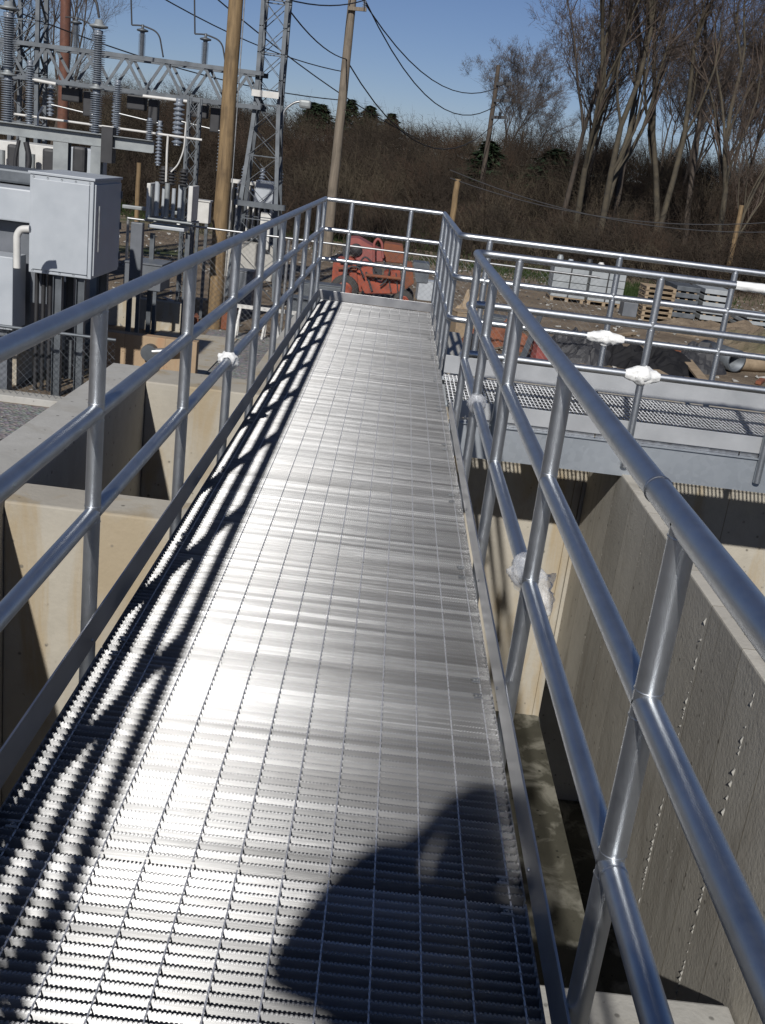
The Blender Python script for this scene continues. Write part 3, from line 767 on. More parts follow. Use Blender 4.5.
# narrow lattice column
cl_ = thing('lattice_column', 'slim grey lattice column left of the wooden pole', 'column', at(191, 200, 23))
xc = at(192, 150, 23).x; mb = MB()
zt3 = at(194, 98, 23).z
for sx in (-.11, .11):
    for sy in (-.11, .11): mb.beam((xc+sx, 23+sy, GZ), (xc+sx, 23+sy, zt3), .05, .05)
z = GZ
while z < zt3-.3:
    for sy in (-.14, .14): mb.beam((xc-.11, 23+sy, z), (xc+.11, 23+sy, z+.3), .03, .01); mb.beam((xc+.11, 23+sy*1.1, z), (xc-.11, 23+sy*1.1, z+.3), .03, .01)
    z += .3
mb.build('shaft', 'steel', cl_)
insulator(cl_, (xc-.28, 22.85, zt3-.95), .9, .12, 9)

# circuit breaker
Yk = 19.5
def px_box(t, u0, v0, u1, v1, Y, d, nm, mat, bev=.012):
    a = at(u0, v0, Y); b = at(u1, v1, Y); return MB().span((a.x, Y, b.z), (b.x, Y+d, a.z), bev=bev).build(nm, mat, t)
kb = thing('circuit_breaker', 'grey oil circuit breaker with upright cans on a steel stand', 'circuit breaker', at(168, 230, Yk))
zc0, zc1 = at(168, 218, Yk).z, at(168, 188, Yk).z
for k in range(8):
    x = at(150+5.6*k, 200, Yk).x; rr_ = .045 if k % 2 else .035
    MB().tube([(x, Yk+.1*(k % 3), zc0), (x, Yk+.1*(k % 3), zc1+(.08 if k % 2 else 0))], rr_, 12).build('tank_can', 'cabinet' if k % 3 else 'steel_light', kb)
px_box(kb, 146, 219, 192, 223, Yk-.1, .7, 'base_tray', 'steel_light'); px_box(kb, 147, 183, 149, 220, Yk-.05, .6, 'end_frame', 'white_paint'); px_box(kb, 189, 186, 191, 222, Yk-.05, .6, 'end_frame', 'white_paint')
px_box(kb, 148, 224, 184, 232, Yk, .5, 'lower_box', 'cabinet'); px_box(kb, 122, 208, 190, 213, Yk+.65, .12, 'support_beam', 'steel_light')
for u in (150, 186): x = at(u, 230, Yk).x; MB().span((x-.04, Yk+.2, GZ), (x+.04, Yk+.28, at(u, 234, Yk).z-.002)).build('leg', 'steel', kb)
for k, u in enumerate((162, 170, 182)):
    insulator(kb, (at(u,185,Yk).x, Yk+.1, zc1+.05), .3, .09, 5, 'dark', 'bushing')
tag(MB().tube(fillet([at(166,182,Yk), at(167,150,Yk), at(168,135,Yk)], .1), .02, 8).build('riser_pipe', 'white_paint'), 'straight white riser above the circuit breaker', 'pipe')
tag(MB().tube(fillet([at(171,172,Yk), at(178,165,Yk), at(184,150,Yk), at(186,122,Yk)], .4), .014, 8).build('jumper_wire', 'white_paint'), 'curved white wire rising right of the circuit breaker', 'wire')

# transformer with radiators behind the tower
Yr = 30.0
rt = thing('radiator_transformer', 'large transformer with white vertical cooling fins behind the lattice tower', 'transformer', at(250, 240, Yr))
a = at(226, 182, Yr); b_ = at(272, 245, Yr)
MB().span((a.x+.1, Yr+.4, b_.z), (b_.x, Yr+1.6, a.z-.15), bev=.03).build('tank', 'cabinet_dark', rt)
mb = MB(); x = a.x
while x < b_.x: mb.span((x, Yr, b_.z+.1), (x+.04, Yr+.38, a.z), bev=0); x += .155
mb.build('cooling_fins', 'white_paint', rt)
MB().span((a.x, Yr+.02, a.z+.002), (b_.x, Yr+.36, a.z+.10)).build('header', 'white_paint', rt)
px_box(rt, 256, 180, 272, 206, Yr-.6, .5, 'control_box', 'cabinet'); px_box(rt, 261, 212, 268, 250, Yr-.5, .2, 'front_panel', 'white_paint')
MB().span((a.x-.2, Yr-.3, GZ), (b_.x+.2, Yr+1.9, b_.z-.002)).build('base', 'concrete_grey', rt)
for k in range(3): insulator(rt, (a.x+.35+.5*k, Yr+.9, a.z-.1), .55, .09, 6)
# transformer seen through the legs of the stand
t = thing('transformer', 'white and grey transformer half hidden behind the insulator stand', 'transformer', at(50, 165, 24))
px_box(t, -10, 139, 60, 186, 24.5, 1.6, 'tank', 'white_paint'); px_box(t, 62, 146, 92, 190, 24.9, 1.2, 'side_tank', 'cabinet')
mb = MB()
for k in range(6):
    a = at(2+15*k, 150+2*k, 24.2); mb.tube([(a.x, 24.2, GZ), (a.x, 24.2, a.z)], .07, 10)
mb.build('cooling_pipes', 'steel_light', t)
for u, v in ((15, 158), (80, 160), (50, 162)): c = at(u, v, 23.9); MB().box(c, (.28, .25, .55), bev=.06).build('bushing_box', 'dark', t)
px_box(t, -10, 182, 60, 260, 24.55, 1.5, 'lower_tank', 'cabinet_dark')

# ------------------------------------------------------------------ poles
def pole(u0, v0, u1, Y, r0, r1, label, mat='pole_wood', nm='utility_pole', ztop=None):
    bs = onground(u1, Y); tp = at(u0, v0, Y) if ztop is None else None
    if ztop is not None: tp = Vector((bs.x, Y, ztop))
    tp.y = Y
    t = thing(nm, label, 'pole', bs)
    n_ = 14; MB().tube([bs.lerp(tp, i/n_)+Vector((noise.noise(Vector((i*.4, Y, 0)))*.03, 0, 0)) for i in range(n_+1)], [r0+(r1-r0)*i/n_ for i in range(n_+1)], 16).build('shaft', mat, t)
    return t, bs, tp
wp, bs, tp = pole(231, 0, 213, 21.0, .150, .115, 'stout yellowish wooden pole standing by the left guardrail', ztop=9.0)
tag(wp, 'stout yellowish wooden pole standing by the left guardrail', 'pole')
MB().tube([bs+Vector((.17,.05,0)), Vector((bs.x+.13, 21.05, 8))], .012, 6).build('ground_wire', 'galv', wp)
up, ub, ut = pole(328, 0, 326, 38.0, .18, .13, 'grey brown utility pole rising behind the far end of the walkway', 'pole_grey', ztop=at(349, -18, 38).z)
ca = at(349, 9, 38)
MB().beam((ut.x-.1, 37.8, ca.z), (ut.x+.5, 37.8, ca.z+.02), .09, .11).build('crossarm', 'pole_grey', up)
insulator(up, (ut.x+.42, 37.8, ca.z+.07), .22, .07, 3)
fp, fb, ftp = pole(475, 0, 474, 60.0, .15, .11, 'distant utility pole with three short arms left of the bare trees', 'bark_dark', ztop=at(490, 64, 60).z)
arms = []
for v in (83, 100, 117):
    c = at(489, v, 60); MB().beam((ftp.x-.02, 59.85, c.z), (ftp.x+.8, 59.85, c.z+.08), .14, .16).build('arm', 'dark', fp); arms.append(Vector((ftp.x+.48, 59.85, c.z+.1)))
    insulator(fp, (ftp.x+.42, 59.85, c.z+.07), .24, .12, 3, 'dark')
pole(450, 178, 447, 45.0, .13, .12, 'short yellowish post behind the right end of the end guardrail', 'pole_wood', ztop=at(450, 178, 45).z)
pole(514, 128, 511, 110.0, .16, .12, 'thin grey pole far off on the horizon left of the bare trees', 'pole_grey', ztop=at(514, 130, 110).z)
pole(62, 0, 60, 34.0, .17, .14, 'reddish brown pole behind the lattice beam at the left', 'insulator_brown', ztop=10.5)
pole(131, 160, 133, 24.0, .05, .05, 'thin tan stake right of the grey cabinet', 'pole_wood', ztop=at(133, 162, 24).z)
pole(728, 250, 724, 48.0, .12, .10, 'leaning tan stake among the bare trunks at the right', 'pole_wood', ztop=at(740, 205, 48).z)
# street lamp
lc = at(303, 104, 40); la = at(284, 107, 40); lb = onground(284, 40)
lm = thing('street_lamp', 'small street lamp with a curved arm beside the lattice tower', 'lamp', (la.x, 40, GZ))
MB().tube(fillet([(la.x, 40, GZ), (la.x, 40, la.z-.1), (la.x+.35, 40, la.z+.2), (lc.x, 40, lc.z+.1)], .3), .04, 8).build('pole', 'galv', lm)
MB().box((lc.x+.08, 40, lc.z), (.42, .3, .28), bev=.08).build('lamp_head', 'steel_light', lm)

# wires
g = 'overhead wires'
tips = [Vector((ut.x+.42, 37.8, ca.z+.3)), Vector((ut.x, 37.8, at(349,60,38).z)), Vector((ut.x, 37.9, at(349,-15,38).z))]
wl = ('highest wire between the utility poles', 'second wire between the utility poles', 'lowest wire between the utility poles')
for i in range(3): wire([tips[(2, 0, 1)[i]], arms[i]], .022, wl[i], group=g, sag=1.6+.3*i)
wl = ('wire from the utility pole running up to the left over the tower', 'second wire from the utility pole to the upper left', 'third wire dropping to the utility pole from the left')
ends = [at(170, -60, 20), at(230, -90, 22), at(60, -40, 22)]
for i in range(3): wire([tips[i], ends[i]], .018, wl[i], group=g, sag=.5)
wl = ('wire crossing the sky above the left lattice beam', 'steep wire falling right across the upper left sky', 'wire passing behind the wooden pole')
for i, (p, q) in enumerate((((100, -40), (345, 72)), ((0, 5), (340, 100)), ((150, -60), (420, 140)))):
    wire([at(p[0], p[1], 30), at(q[0], q[1], 46)], .02, wl[i], group=g, sag=.4)
wl = ('low dark line across the brush right of the guardrail corner', 'second low line across the brush at the right')
for i, (p, q) in enumerate((((450, 170), (775, 232)), ((450, 178), (775, 222)))):
    wire([at(p[0], p[1], 44.9), at(q[0], q[1], 45)], .02, wl[i], group=g, sag=.7)

# ------------------------------------------------------------------ orange machine
Ym = 27.0
def mp(u, v, dy=0): return at(u, v, Ym+dy)
om = thing('work_machine', 'old orange and faded red machine parked beyond the end guardrail', 'machine', onground(390, Ym))
def prism(t, poly, Y, d, nm, mat):
    P = [at(u, v, Y) for u, v in poly]; n_ = len(P); mb = MB()
    vs = [(p.x, Y, p.z) for p in P]+[(p.x, Y+d, p.z) for p in P]
    fs = [tuple(range(n_)), tuple(range(2*n_-1, n_-1, -1))]+[(i, n_+i, n_+(i+1) % n_, (i+1) % n_) for i in range(n_)]
    bm = bmesh.new(); bv = [bm.verts.new(v_) for v_ in vs]
    for f_ in fs: bm.faces.new([bv[i] for i in f_])
    bmesh.ops.recalc_face_normals(bm, faces=bm.faces[:]); bmesh.ops.bevel(bm, geom=bm.edges[:], offset=.02, segments=2, affect='EDGES')
    me = bpy.data.meshes.new(nm); bm.to_mesh(me); bm.free(); me.materials.append(M[mat]); return obj(nm, me, t)
prism(om, [(333,263),(338,258),(352,258),(356,262),(358,290),(352,292),(350,275),(345,272),(340,278),(338,292),(331,290)], Ym, .6, 'fender', 'orange')
prism(om, [(349,238),(358,238),(382,252),(384,262),(358,262),(350,252)], Ym+.25, .9, 'hood', 'faded_red')
prism(om, [(384,243),(403,246),(404,264),(384,262)], Ym+.5, .8, 'engine_block', 'rust')
prism(om, [(361,268),(372,266),(376,282),(382,284),(384,272),(400,270),(402,294),(365,294),(360,284)], Ym-.05, .7, 'chassis', 'orange')
prism(om, [(352,272),(361,270),(362,292),(354,292)], Ym+.1, .6, 'side_panel', 'orange')
prism(om, [(372,268),(382,269),(382,280),(374,280)], Ym-.12, .1, 'recess_shade', 'dark')  # dark block paints the shade inside the chassis notch
prism(om, [(404,262),(412,263),(414,284),(405,290)], Ym+.1, .5, 'radiator', 'rust')
for (u, v, r_, dy) in ((344, 291, .36, -.1), (344, 291, .36, .8), (404, 294, .26, -.1), (404, 294, .26, .8)):
    c = at(u, v, Ym+dy); c.z = GZ+r_
    wh = MB().lathe([(r_*.55,0),(r_*.9,.0),(r_,.04),(r_,.2),(r_*.9,.24),(r_*.55,.24)], c, (0,1,0), 24).build('wheel', 'rubber', om)
    MB().lathe([(.01,.04),(r_*.35,.03),(r_*.56,.01),(r_*.56,.23),(.01,.23)], c, (0,1,0), 20).build('rim', 'orange', wh)
MB().tube(fillet([mp(374,262), mp(374,243), mp(378,238), mp(382,243), mp(383,258)], .15), .035, 10).build('roll_hoop', 'faded_red', om)
MB().tube([mp(366,275,-.2), mp(402,279,-.2)], .04, 10).build('lift_bar', 'rust', om)
for (u0, v0, u1, v1, m_) in ((340,261,352,262,'dark'), (338,268,356,269,'rust'), (366,272,372,291,'dark'), (388,274,391,292,'dark'), (396,273,398,293,'dark')):
    MB().beam(mp(u0, v0, -.09), mp(u1, v1, -.09), .03, .05).build('trim_bar', m_, om)
for (pts_) in (((360,262),(365,256),(372,262),(376,272)), ((384,262),(390,268),(388,280),(380,286)), ((346,270),(352,266),(360,268),(364,278))):
    MB().tube(fillet([mp(u, v, -.15) for u, v in pts_], .2), .022, 8).build('hose', 'dark', om)
prism(om, [(342,244),(347,243),(348,259),(343,259)], Ym+.4, .1, 'control_panel', 'dark')
MB().lathe([(.01,0),(.16,0),(.16,.02),(.01,.02)], mp(356,250,.2), (0,1,0), 16).build('steering_wheel', 'dark', om)
bk = thing('loader_bucket', 'grey blue metal bin right of the orange machine', 'bin', onground(420, 26.5))
prism(bk, [(413,262),(430,264),(428,284),(416,283)], 26.5, .7, 'bin_body', 'steel')

# white trestles, timber and clutter in the yard
def trestle(u, v, Y, s, label):
    b0 = onground(u, Y); t = thing('trestle', label, 'trestle', b0); h = .62*s
    for sx in (-.45, .45):
        for sy in (-.18, .18): MB().beam((b0.x+sx*s+.05, Y+sy, GZ), (b0.x+sx*.75*s, Y, GZ+h), .04, .04).build('leg', 'white_paint', t)
    MB().beam((b0.x-.5*s, Y, GZ+h), (b0.x+.5*s, Y, GZ+h), .05, .07).build('top_bar', 'white_paint', t)
trestle(255, 315, 20.4, .95, 'white trestle left of the pair behind the left guardrail'); trestle(281, 320, 20.6, .9, 'white trestle right of the pair behind the left guardrail')
rnd = random.Random(11)
lumber_lab = ('rust brown', 'tan', 'dark', 'pale', 'grey', 'reddish')
for i, (u, Y, sx, sy, sz, mat, rz, lab) in enumerate((
        (184, 20.8, .5, .4, .22, 'rust', .3, 'reddish box left of the wooden pole base'),
        (224, 21.2, .35, .4, .35, 'rust', -.2, 'rusty box just right of the wooden pole'),
        (196, 22.5, .7, .3, .3, 'lumber', .1, 'tan timber offcuts behind the wooden pole'),
        (240, 23.5, .5, .5, .9, 'cabinet_dark', 0, 'dark upright drum behind the white trestles'),
        (170, 21.8, .9, .3, .16, 'cabinet', .2, 'pale grey crate lying left of the wooden pole'),
        (300, 22.5, .4, .5, .6, 'steel', 0, 'grey equipment case behind the left corner of the guardrail'),
        (318, 24.5, .9, .5, .7, 'steel', .1, 'low grey tank left of the orange machine'),
        (463, 24.0, .6, .5, .55, 'lumber', .3, 'tan crate behind the guardrail corner'),
        (476, 21.5, .4, .4, .4, 'dark', .3, 'small dark box at the start of the side walkway'),
        (540, 22.0, .35, .3, .35, 'faded_red', .3, 'red fuel can in the yard behind the near top rail'),
        (495, 25.0, .7, .5, .4, 'steel', -.3, 'grey crate between the two side walkway rails'),
        (662, 23.2, .55, .4, .42, 'rust', .2, 'rust red box among the black tarpaulins'),
        (430, 30.0, .8, .5, .5, 'cabinet', .1, 'pale box right of the orange machine'))):
    p = onground(u, Y); t = thing('crate', lab, 'box', p); rt_ = Matrix.Rotation(rz, 3, 'Z')
    MB().box((p.x, Y, GZ+sz/2+.002), (sx, sy, sz), rt_, bev=.015).build('body', mat, t)
    MB().box((p.x, Y, GZ+sz+.02), (sx*1.04, sy*1.04, .03), rt_, bev=.005).build('lid', mat, t)

# ------------------------------------------------------------------ stacked material on the right
def block_pallet(u0, u1, Y, rows, label):
    a = onground(u0, Y); b = onground(u1, Y); w_ = b.x-a.x; t = thing('block_pallet', label, 'pallet', ((a.x+b.x)/2, Y, GZ), 'grey block pallets')
    mb = MB().span((a.x, Y, GZ+.1), (b.x, Y+1.0, GZ+.13));
    for k in range(3): mb.span((a.x+.02+k*(w_-.16)/2, Y, GZ), (a.x+.12+k*(w_-.16)/2, Y+1.0, GZ+.0985))
    mb.build('pallet_base', 'lumber', t)
    h = .235
    for r_ in range(rows):
        mb = MB(); nb = 2
        for k in range(nb):
            x = a.x+.01+k*(w_-.02)/nb
            for q in range(2): mb.span((x+.006, Y+.01+q*.49, GZ+.135+r_*h), (x+(w_-.02)/nb-.006, Y+.48+q*.49, GZ+.135+r_*h+h-.018), bev=.01)
        mb.build('block_layer', 'block', t)
    MB().span((a.x+w_*.48, Y-.004, GZ+.13), (a.x+w_*.52, Y-.001, GZ+.13+rows*h)).build('strap', 'dark', t)
    return GZ+.135+rows*h
zt4 = block_pallet(549, 584, 34, 4, 'left pallet of light grey blocks beyond the side walkway')
block_pallet(586, 621, 34, 4, 'right pallet of light grey blocks beyond the side walkway')
for i, (u, h, lab) in enumerate(((560, .32, 'leftmost small grey cylinder on the block pallets'), (571, .22, 'second small cylinder on the left block pallet'), (590, .30, 'dark cylinder on the right block pallet'), (602, .24, 'pale cylinder at the right end of the block pallets'))):
    x = at(u, 260, 34.5).x; MB_ = MB().lathe([(.10,0),(.10,h*.8),(.07,h*.9),(.07,h),(.01,h)], (x, 34.5, zt4-.015), (0,0,1), 14)
    tag(MB_.build('canister', ('steel_light','cabinet','dark','white_paint')[i]), lab, 'canister')
def pallet_stack(u, Y, n_, label, w_=.9):
    p = onground(u, Y); t = thing('wooden_pallet_stack', label, 'pallets', p)
    for k in range(n_):
        z = GZ+k*.145; mb = MB()
        for q in (-1, 0, 1): mb.box((p.x+q*(w_/2-.06), Y+.45, z+.07), (.09, .9, .085))
        for q in range(6): mb.box((p.x, Y+.06+q*.16, z+.1235), (w_, .10, .02)); 
        for q in (0, 3, 5): mb.box((p.x, Y+.06+q*.16, z+.0155), (w_, .10, .02))
        mb.build('pallet', 'lumber', t)
pallet_stack(655, 31.5, 7, 'stack of tan wooden pallets right of the grey blocks')
def bundle(u0, u1, Y, rows, mat, label, hh=.14, d=1.6):
    a = onground(u0, Y); b = onground(u1, Y); t = thing('steel_bundle', label, 'bundle', ((a.x+b.x)/2, Y, GZ))
    for r_ in range(rows):
        z = GZ+.06+r_*(hh+.06); MB().span((a.x, Y, z), (b.x, Y+d, z+hh), bev=.01).build('layer', mat, t)
        mb = MB()
        for q in (.15, .5, .85): mb.span((a.x+(b.x-a.x)*q-.04, Y+.05, z-.058), (a.x+(b.x-a.x)*q+.04, Y+d-.05, z-.002))
        mb.build('dunnage', 'lumber', t)
bundle(671, 694, 33, 5, 'steel', 'dark stacked steel channels behind the wooden pallets'); bundle(699, 727, 33.2, 5, 'block', 'pale stacked planks to the right of the dark steel stack')
tag(MB().span((at(682,0,32).x, 32, GZ), (at(698,0,32).x, 32.6, GZ+.42), bev=.02).build('plastic_crate', 'cabinet_dark'), 'dark ribbed crate in front of the stacked steel', 'crate')
bundle(744, 775, 32, 3, 'block', 'low pale frames at the right edge of the photo', .10)
def pipe(p, q, r, label, mat='steel', nm='pipe_section'):
    p, q = Vector(p), Vector(q); d = (q-p).normalized(); L = (q-p).length
    return tag(MB().lathe([(r*.8,0),(r,0),(r,L),(r*.8,L),(r*.8,0)], p, d, 24).build(nm, mat), label, 'pipe')
pa = onground(703, 24.6); pb = onground(727, 23.8)
pipe((pa.x, 24.7, GZ+.27), (pb.x+.1, 23.6, GZ+.27), .25, 'large grey pipe lying in the dirt with its dark open end to the right')
def log(u0, Y0, u1, Y1, r, label, mat='lumber', z0=0, z1=0, nm='timber_log'):
    p = onground(u0, Y0); q = onground(u1, Y1); p.z += r+z0; q.z += r+z1
    return tag(MB().tube([p.lerp(q, i/8)+Vector((0,0,.01*math.sin(i*2))) for i in range(9)], r, 12).build(nm, mat), label, 'timber')
log(736, 24.0, 790, 24.6, .17, 'pale log right of the open pipe'); log(738, 25.6, 780, 25.6, .12, 'second pale log behind the first at the right edge')
def plank(u0, Y0, u1, Y1, w_, label, z0=.03, z1=.5, mat='lumber'):
    p = onground(u0, Y0); q = onground(u1, Y1); p.z += z0; q.z += z1
    return tag(MB().beam(p, q, w_, .04).build('plank', mat), label, 'plank')
plank(711, 20.8, 671, 24.5, .22, 'long tan plank sloping up over the tarpaulins', .03, .35); plank(690, 20.6, 655, 22.0, .16, 'shorter plank under the long sloping plank', .03, .1)
plank(600, 20.9, 640, 21.2, .14, 'grey board lying in front of the tarpaulins', .03, .03, 'pole_grey'); plank(480, 22, 505, 21.4, .15, 'grey board by the guardrail corner', .03, .3, 'pole_grey')
plank(520, 21.0, 534, 22.6, .12, 'dark leaning board seen between the side walkway rails', .05, .9, 'steel'); plank(152, 22.5, 190, 22.0, .2, 'pale board lying on the dirt left of the wooden pole', .03, .05)
def heap(u, Y, sx, sy, h, label, mat, seed, cat='pile', nm='tarpaulin_heap'):
    p = onground(u, Y); mb = MB(); n_ = 26; vs = []; fs = []
    for j in range(n_+1):
        for i in range(n_+1):
            x = -1+2*i/n_; y = -1+2*j/n_; e = max(0, 1-(x*x+y*y))**.6
            hh = e*h*(1+.9*noise.noise(Vector((x*2.2+seed, y*2.2, 0)))+.35*noise.noise(Vector((x*7+seed, y*7, 3))))
            vs.append((p.x+x*sx+.12*noise.noise(Vector((x*4, y*4, seed))), Y+y*sy, GZ-.02+hh))
    for j in range(n_):
        for i in range(n_): a = j*(n_+1)+i; fs.append((a, a+1, a+n_+2, a+n_+1))
    mb.add(vs, fs, False); return tag(mb.build(nm, mat), label, cat)
heap(610, 23.4, 1.0, .8, .42, 'black tarpaulin heap under the left foam wrapped joint', 'tarp', 1); heap(652, 22.8, 1.0, .7, .36, 'larger black tarpaulin heap left of the sloping plank', 'tarp', 5)
heap(690, 23.6, .8, .7, .4, 'dark debris heap under the sloping plank', 'dark', 9, nm='debris_heap'); heap(575, 23.0, .8, .8, .45, 'dark debris heap behind the near top rail', 'dark', 14, nm='debris_heap')
heap(497, 23.4, .8, .7, .42, 'brown rubble heap behind the guardrail corner', 'rust', 21, nm='debris_heap'); heap(770, 27.5, 1.6, 1.2, .5, 'dirt mound at the right edge', 'yard', 25, nm='dirt_mound')
heap(720, 30, 2.2, 1.0, .35, 'low dirt mound in front of the stacked planks', 'yard', 31, nm='dirt_mound'); heap(468, 25.2, .5, .5, .6, 'tan rubble heap just left of the guardrail corner', 'lumber', 35, nm='debris_heap')
rnd = random.Random(21)
for k, (u, Y, L_, rz, m_, lab) in enumerate(((566, 21.6, .9, .4, 'lumber', 'tan offcut lying below the two grey block pallets'), (586, 25.4, .7, -.5, 'pole_grey', 'grey offcut between the block pallets and the tarpaulin'),
        (625, 27.5, 1.1, .9, 'lumber', 'tan board lying in front of the wooden pallets'), (645, 20.6, .8, -.2, 'rust', 'rusty bar in the dirt below the large tarpaulin'), (690, 27.0, 1.2, .2, 'pole_grey', 'weathered board in front of the dark steel stack'),
        (745, 21.5, .9, -.7, 'lumber', 'tan offcut in the dirt near the right edge'), (705, 21.2, 1.3, .1, 'dark', 'dark pipe lying before the open grey pipe'), (760, 22.6, .6, 1.1, 'rust', 'rusty scrap below the pale logs'))):
    p = onground(u, Y); r_ = Matrix.Rotation(rz, 3, 'Z')
    tag(MB().box((p.x, Y, GZ+.05), (L_, .12, .07), r_, bev=.008).build('scrap_board', m_), lab, 'scrap')
# scattered stones: nobody could count them
mb = MB(); rnd = random.Random(5)
for k in range(4200):
    y = rnd.uniform(9, 42); x = rnd.uniform(-12, 18)
    if -1.4 < x < 7.6 and y < 13: continue
    s_ = rnd.uniform(.015, .07)*(1+(y > 20)*.5); P = [Vector((x+rnd.uniform(-1,1)*s_, y+rnd.uniform(-1,1)*s_, GZ+rnd.uniform(0,.7)*s_)) for _ in range(5)]
    mb.add(P, [(0,1,2),(0,2,3),(0,3,4),(1,2,4),(1,3,4)])
o = mb.build('rubble_stones', 'concrete_grey'); o['kind'] = 'stuff'; o['label'] = 'loose stones and rubble scattered over the dirt yard'
mb = MB()
for (cx_, cy_, sx_, sy_, n_) in ((at(640,270,39).x, 39, 2.2, 1.5, 5000), (at(320,220,46).x, 50, 12, 4, 6000), (at(160,200,45).x, 48, 9, 3, 5000), (at(560,262,43).x, 42, 6, 2, 3000)):
    for k in range(n_):
        x = rnd.gauss(cx_, sx_*.6); y = rnd.gauss(cy_, sy_*.6); h = rnd.uniform(.08, .3); a = rnd.uniform(0, 3.14)
        z = GZ-.02 + (4.2*min(1, max(0, (y-46)/45))**1.2)
        mb.add([(x-.02*math.cos(a), y-.02*math.sin(a), z), (x+.02*math.cos(a), y+.02*math.sin(a), z), (x+rnd.uniform(-.1,.1), y+rnd.uniform(-.1,.1), z+h)], [(0,1,2)])
o = mb.build('grass', 'grass'); o['kind'] = 'stuff'; o['label'] = 'green grass patches beyond the yard'

# ------------------------------------------------------------------ bare trees
def hillz(y): return GZ + 4.2*min(1, max(0, (y-46)/45))**1.2-.1
def bare_tree_mesh(seed, H, lean=0, spread=1.0, forks=2, tw=.014, levels=4, r0=None):
    rd = random.Random(seed); trunk = MB(); crown = MB()
    def grow(p, d, L, r, lev, mb_):
        n_ = 5 if lev < 3 else 3; pts = [p]; rs = [r]; q = p; dd = d.copy(); kids = []
        for i in range(n_):
            dd = (dd+Vector((rd.gauss(0,1), rd.gauss(0,1), rd.gauss(0,.6)))*.085*(1+lev*.5)+Vector((0,0,.05))).normalized()
            q = q+dd*(L/n_); pts.append(q); rs.append(r*(1-(i+1)/n_*(.5 if lev < 2 else .75))); kids.append((q, dd.copy(), rs[-1], (i+1)/n_))
        if lev <= 2: mb_.tube(pts, rs, 7 if lev < 2 else 4, cap=False)
        else:
            sd = dd.orthogonal().normalized()
            for a, b in zip(pts[:-1], pts[1:]): 
                crown.add([a-sd*rs[0]*.9, a+sd*rs[0]*.9, b+sd*rs[0]*.5, b-sd*rs[0]*.5], [(0,1,2,3)])
        if lev >= levels: 
            for k in range(4):
                if rd.random() < .08: continue
                q_, d_, r_, t_ = rd.choice(kids); e = (d_+Vector((rd.gauss(0,1), rd.gauss(0,1), rd.gauss(.2,.8)))*.6).normalized()
                b = q_+e*rd.uniform(.35, 1.0)*(H/18); crown.strip(q_, b, tw, e.orthogonal().normalized())
                for _ in range(2):
                    m_ = q_.lerp(b, rd.uniform(.3,.8)); e2 = (e+Vector((rd.gauss(0,1), rd.gauss(0,1), rd.gauss(.2,.7)))*.6).normalized(); crown.strip(m_, m_+e2*rd.uniform(.25,.6)*(H/18), tw*.8, e2.orthogonal().normalized())
            return
        nk = (4, 4, 3, 3)[min(lev, 3)]
        for k in range(nk):
            t0 = .38 if lev == 0 else .2
            c_ = [x for x in kids if x[3] >= t0]; q_, d_, r_, t_ = rd.choice(c_)
            ang = rd.uniform(0, 6.283); o_ = d_.orthogonal().normalized(); o_.rotate(Matrix.Rotation(ang, 3, d_))
            e = (d_*rd.uniform(1.2, 1.9)+o_*rd.uniform(.35, .75)*spread+Vector((0,0,.25))).normalized()
            grow(q_, e, L*rd.uniform(.42, .62)*(1.1 if lev == 0 else 1), r_*rd.uniform(.5, .75), lev+1, trunk if lev+1 <= 1 else crown)
        q_, d_, r_, t_ = kids[-1]; 
        for k in range(2): grow(q_, (d_+Vector((rd.gauss(0,.3), rd.gauss(0,.3), .1))).normalized(), L*.6, r_*.85, lev+1, trunk if lev+1 <= 1 else crown)
    d0 = Vector((lean, rd.uniform(-.05, .05), 1)).normalized(); r0 = r0 or H*.0085
    if forks > 1:
        for k in range(forks):
            grow(Vector((rd.uniform(-.15,.15), rd.uniform(-.15,.15), -.3)), (d0+Vector((rd.uniform(-.16,.16), rd.uniform(-.1,.1), 0))).normalized(), H*.5, r0, 0, trunk)
    else: grow(Vector((0,0,-.3)), d0, H*.52, r0, 0, trunk)
    return trunk, crown
protos = []
for s_, (H, lean, sp, fk) in enumerate(((21, .02, .9, 2), (20, -.05, 1.0, 1), (19, .08, .8, 1), (17, .0, 1.0, 2), (11, .05, 1.1, 2), (8, -.03, 1.2, 3))):
    tr_, cr_ = bare_tree_mesh(20+s_, H, lean, sp, fk, levels=4, tw=.0065 if H > 12 else .009)
    protos.append((tr_.mesh('trunk', 'bark' if s_ in (0, 2) else 'bark_dark'), cr_.mesh('crown', 'twig' if s_ % 2 else 'twig_red')))
def tree(u, Y, k, rz, sc, label):
    p = onground(u, Y, hillz(Y)); t = thing('bare_tree', label, 'tree', p, 'bare trees behind the yard')
    for me, nm in zip(protos[k], ('trunk', 'crown')):
        o = bpy.data.objects.new(nm, me); COL.objects.link(o); o.parent = t
    t.rotation_euler.z = rz; t.scale = (sc,)*3
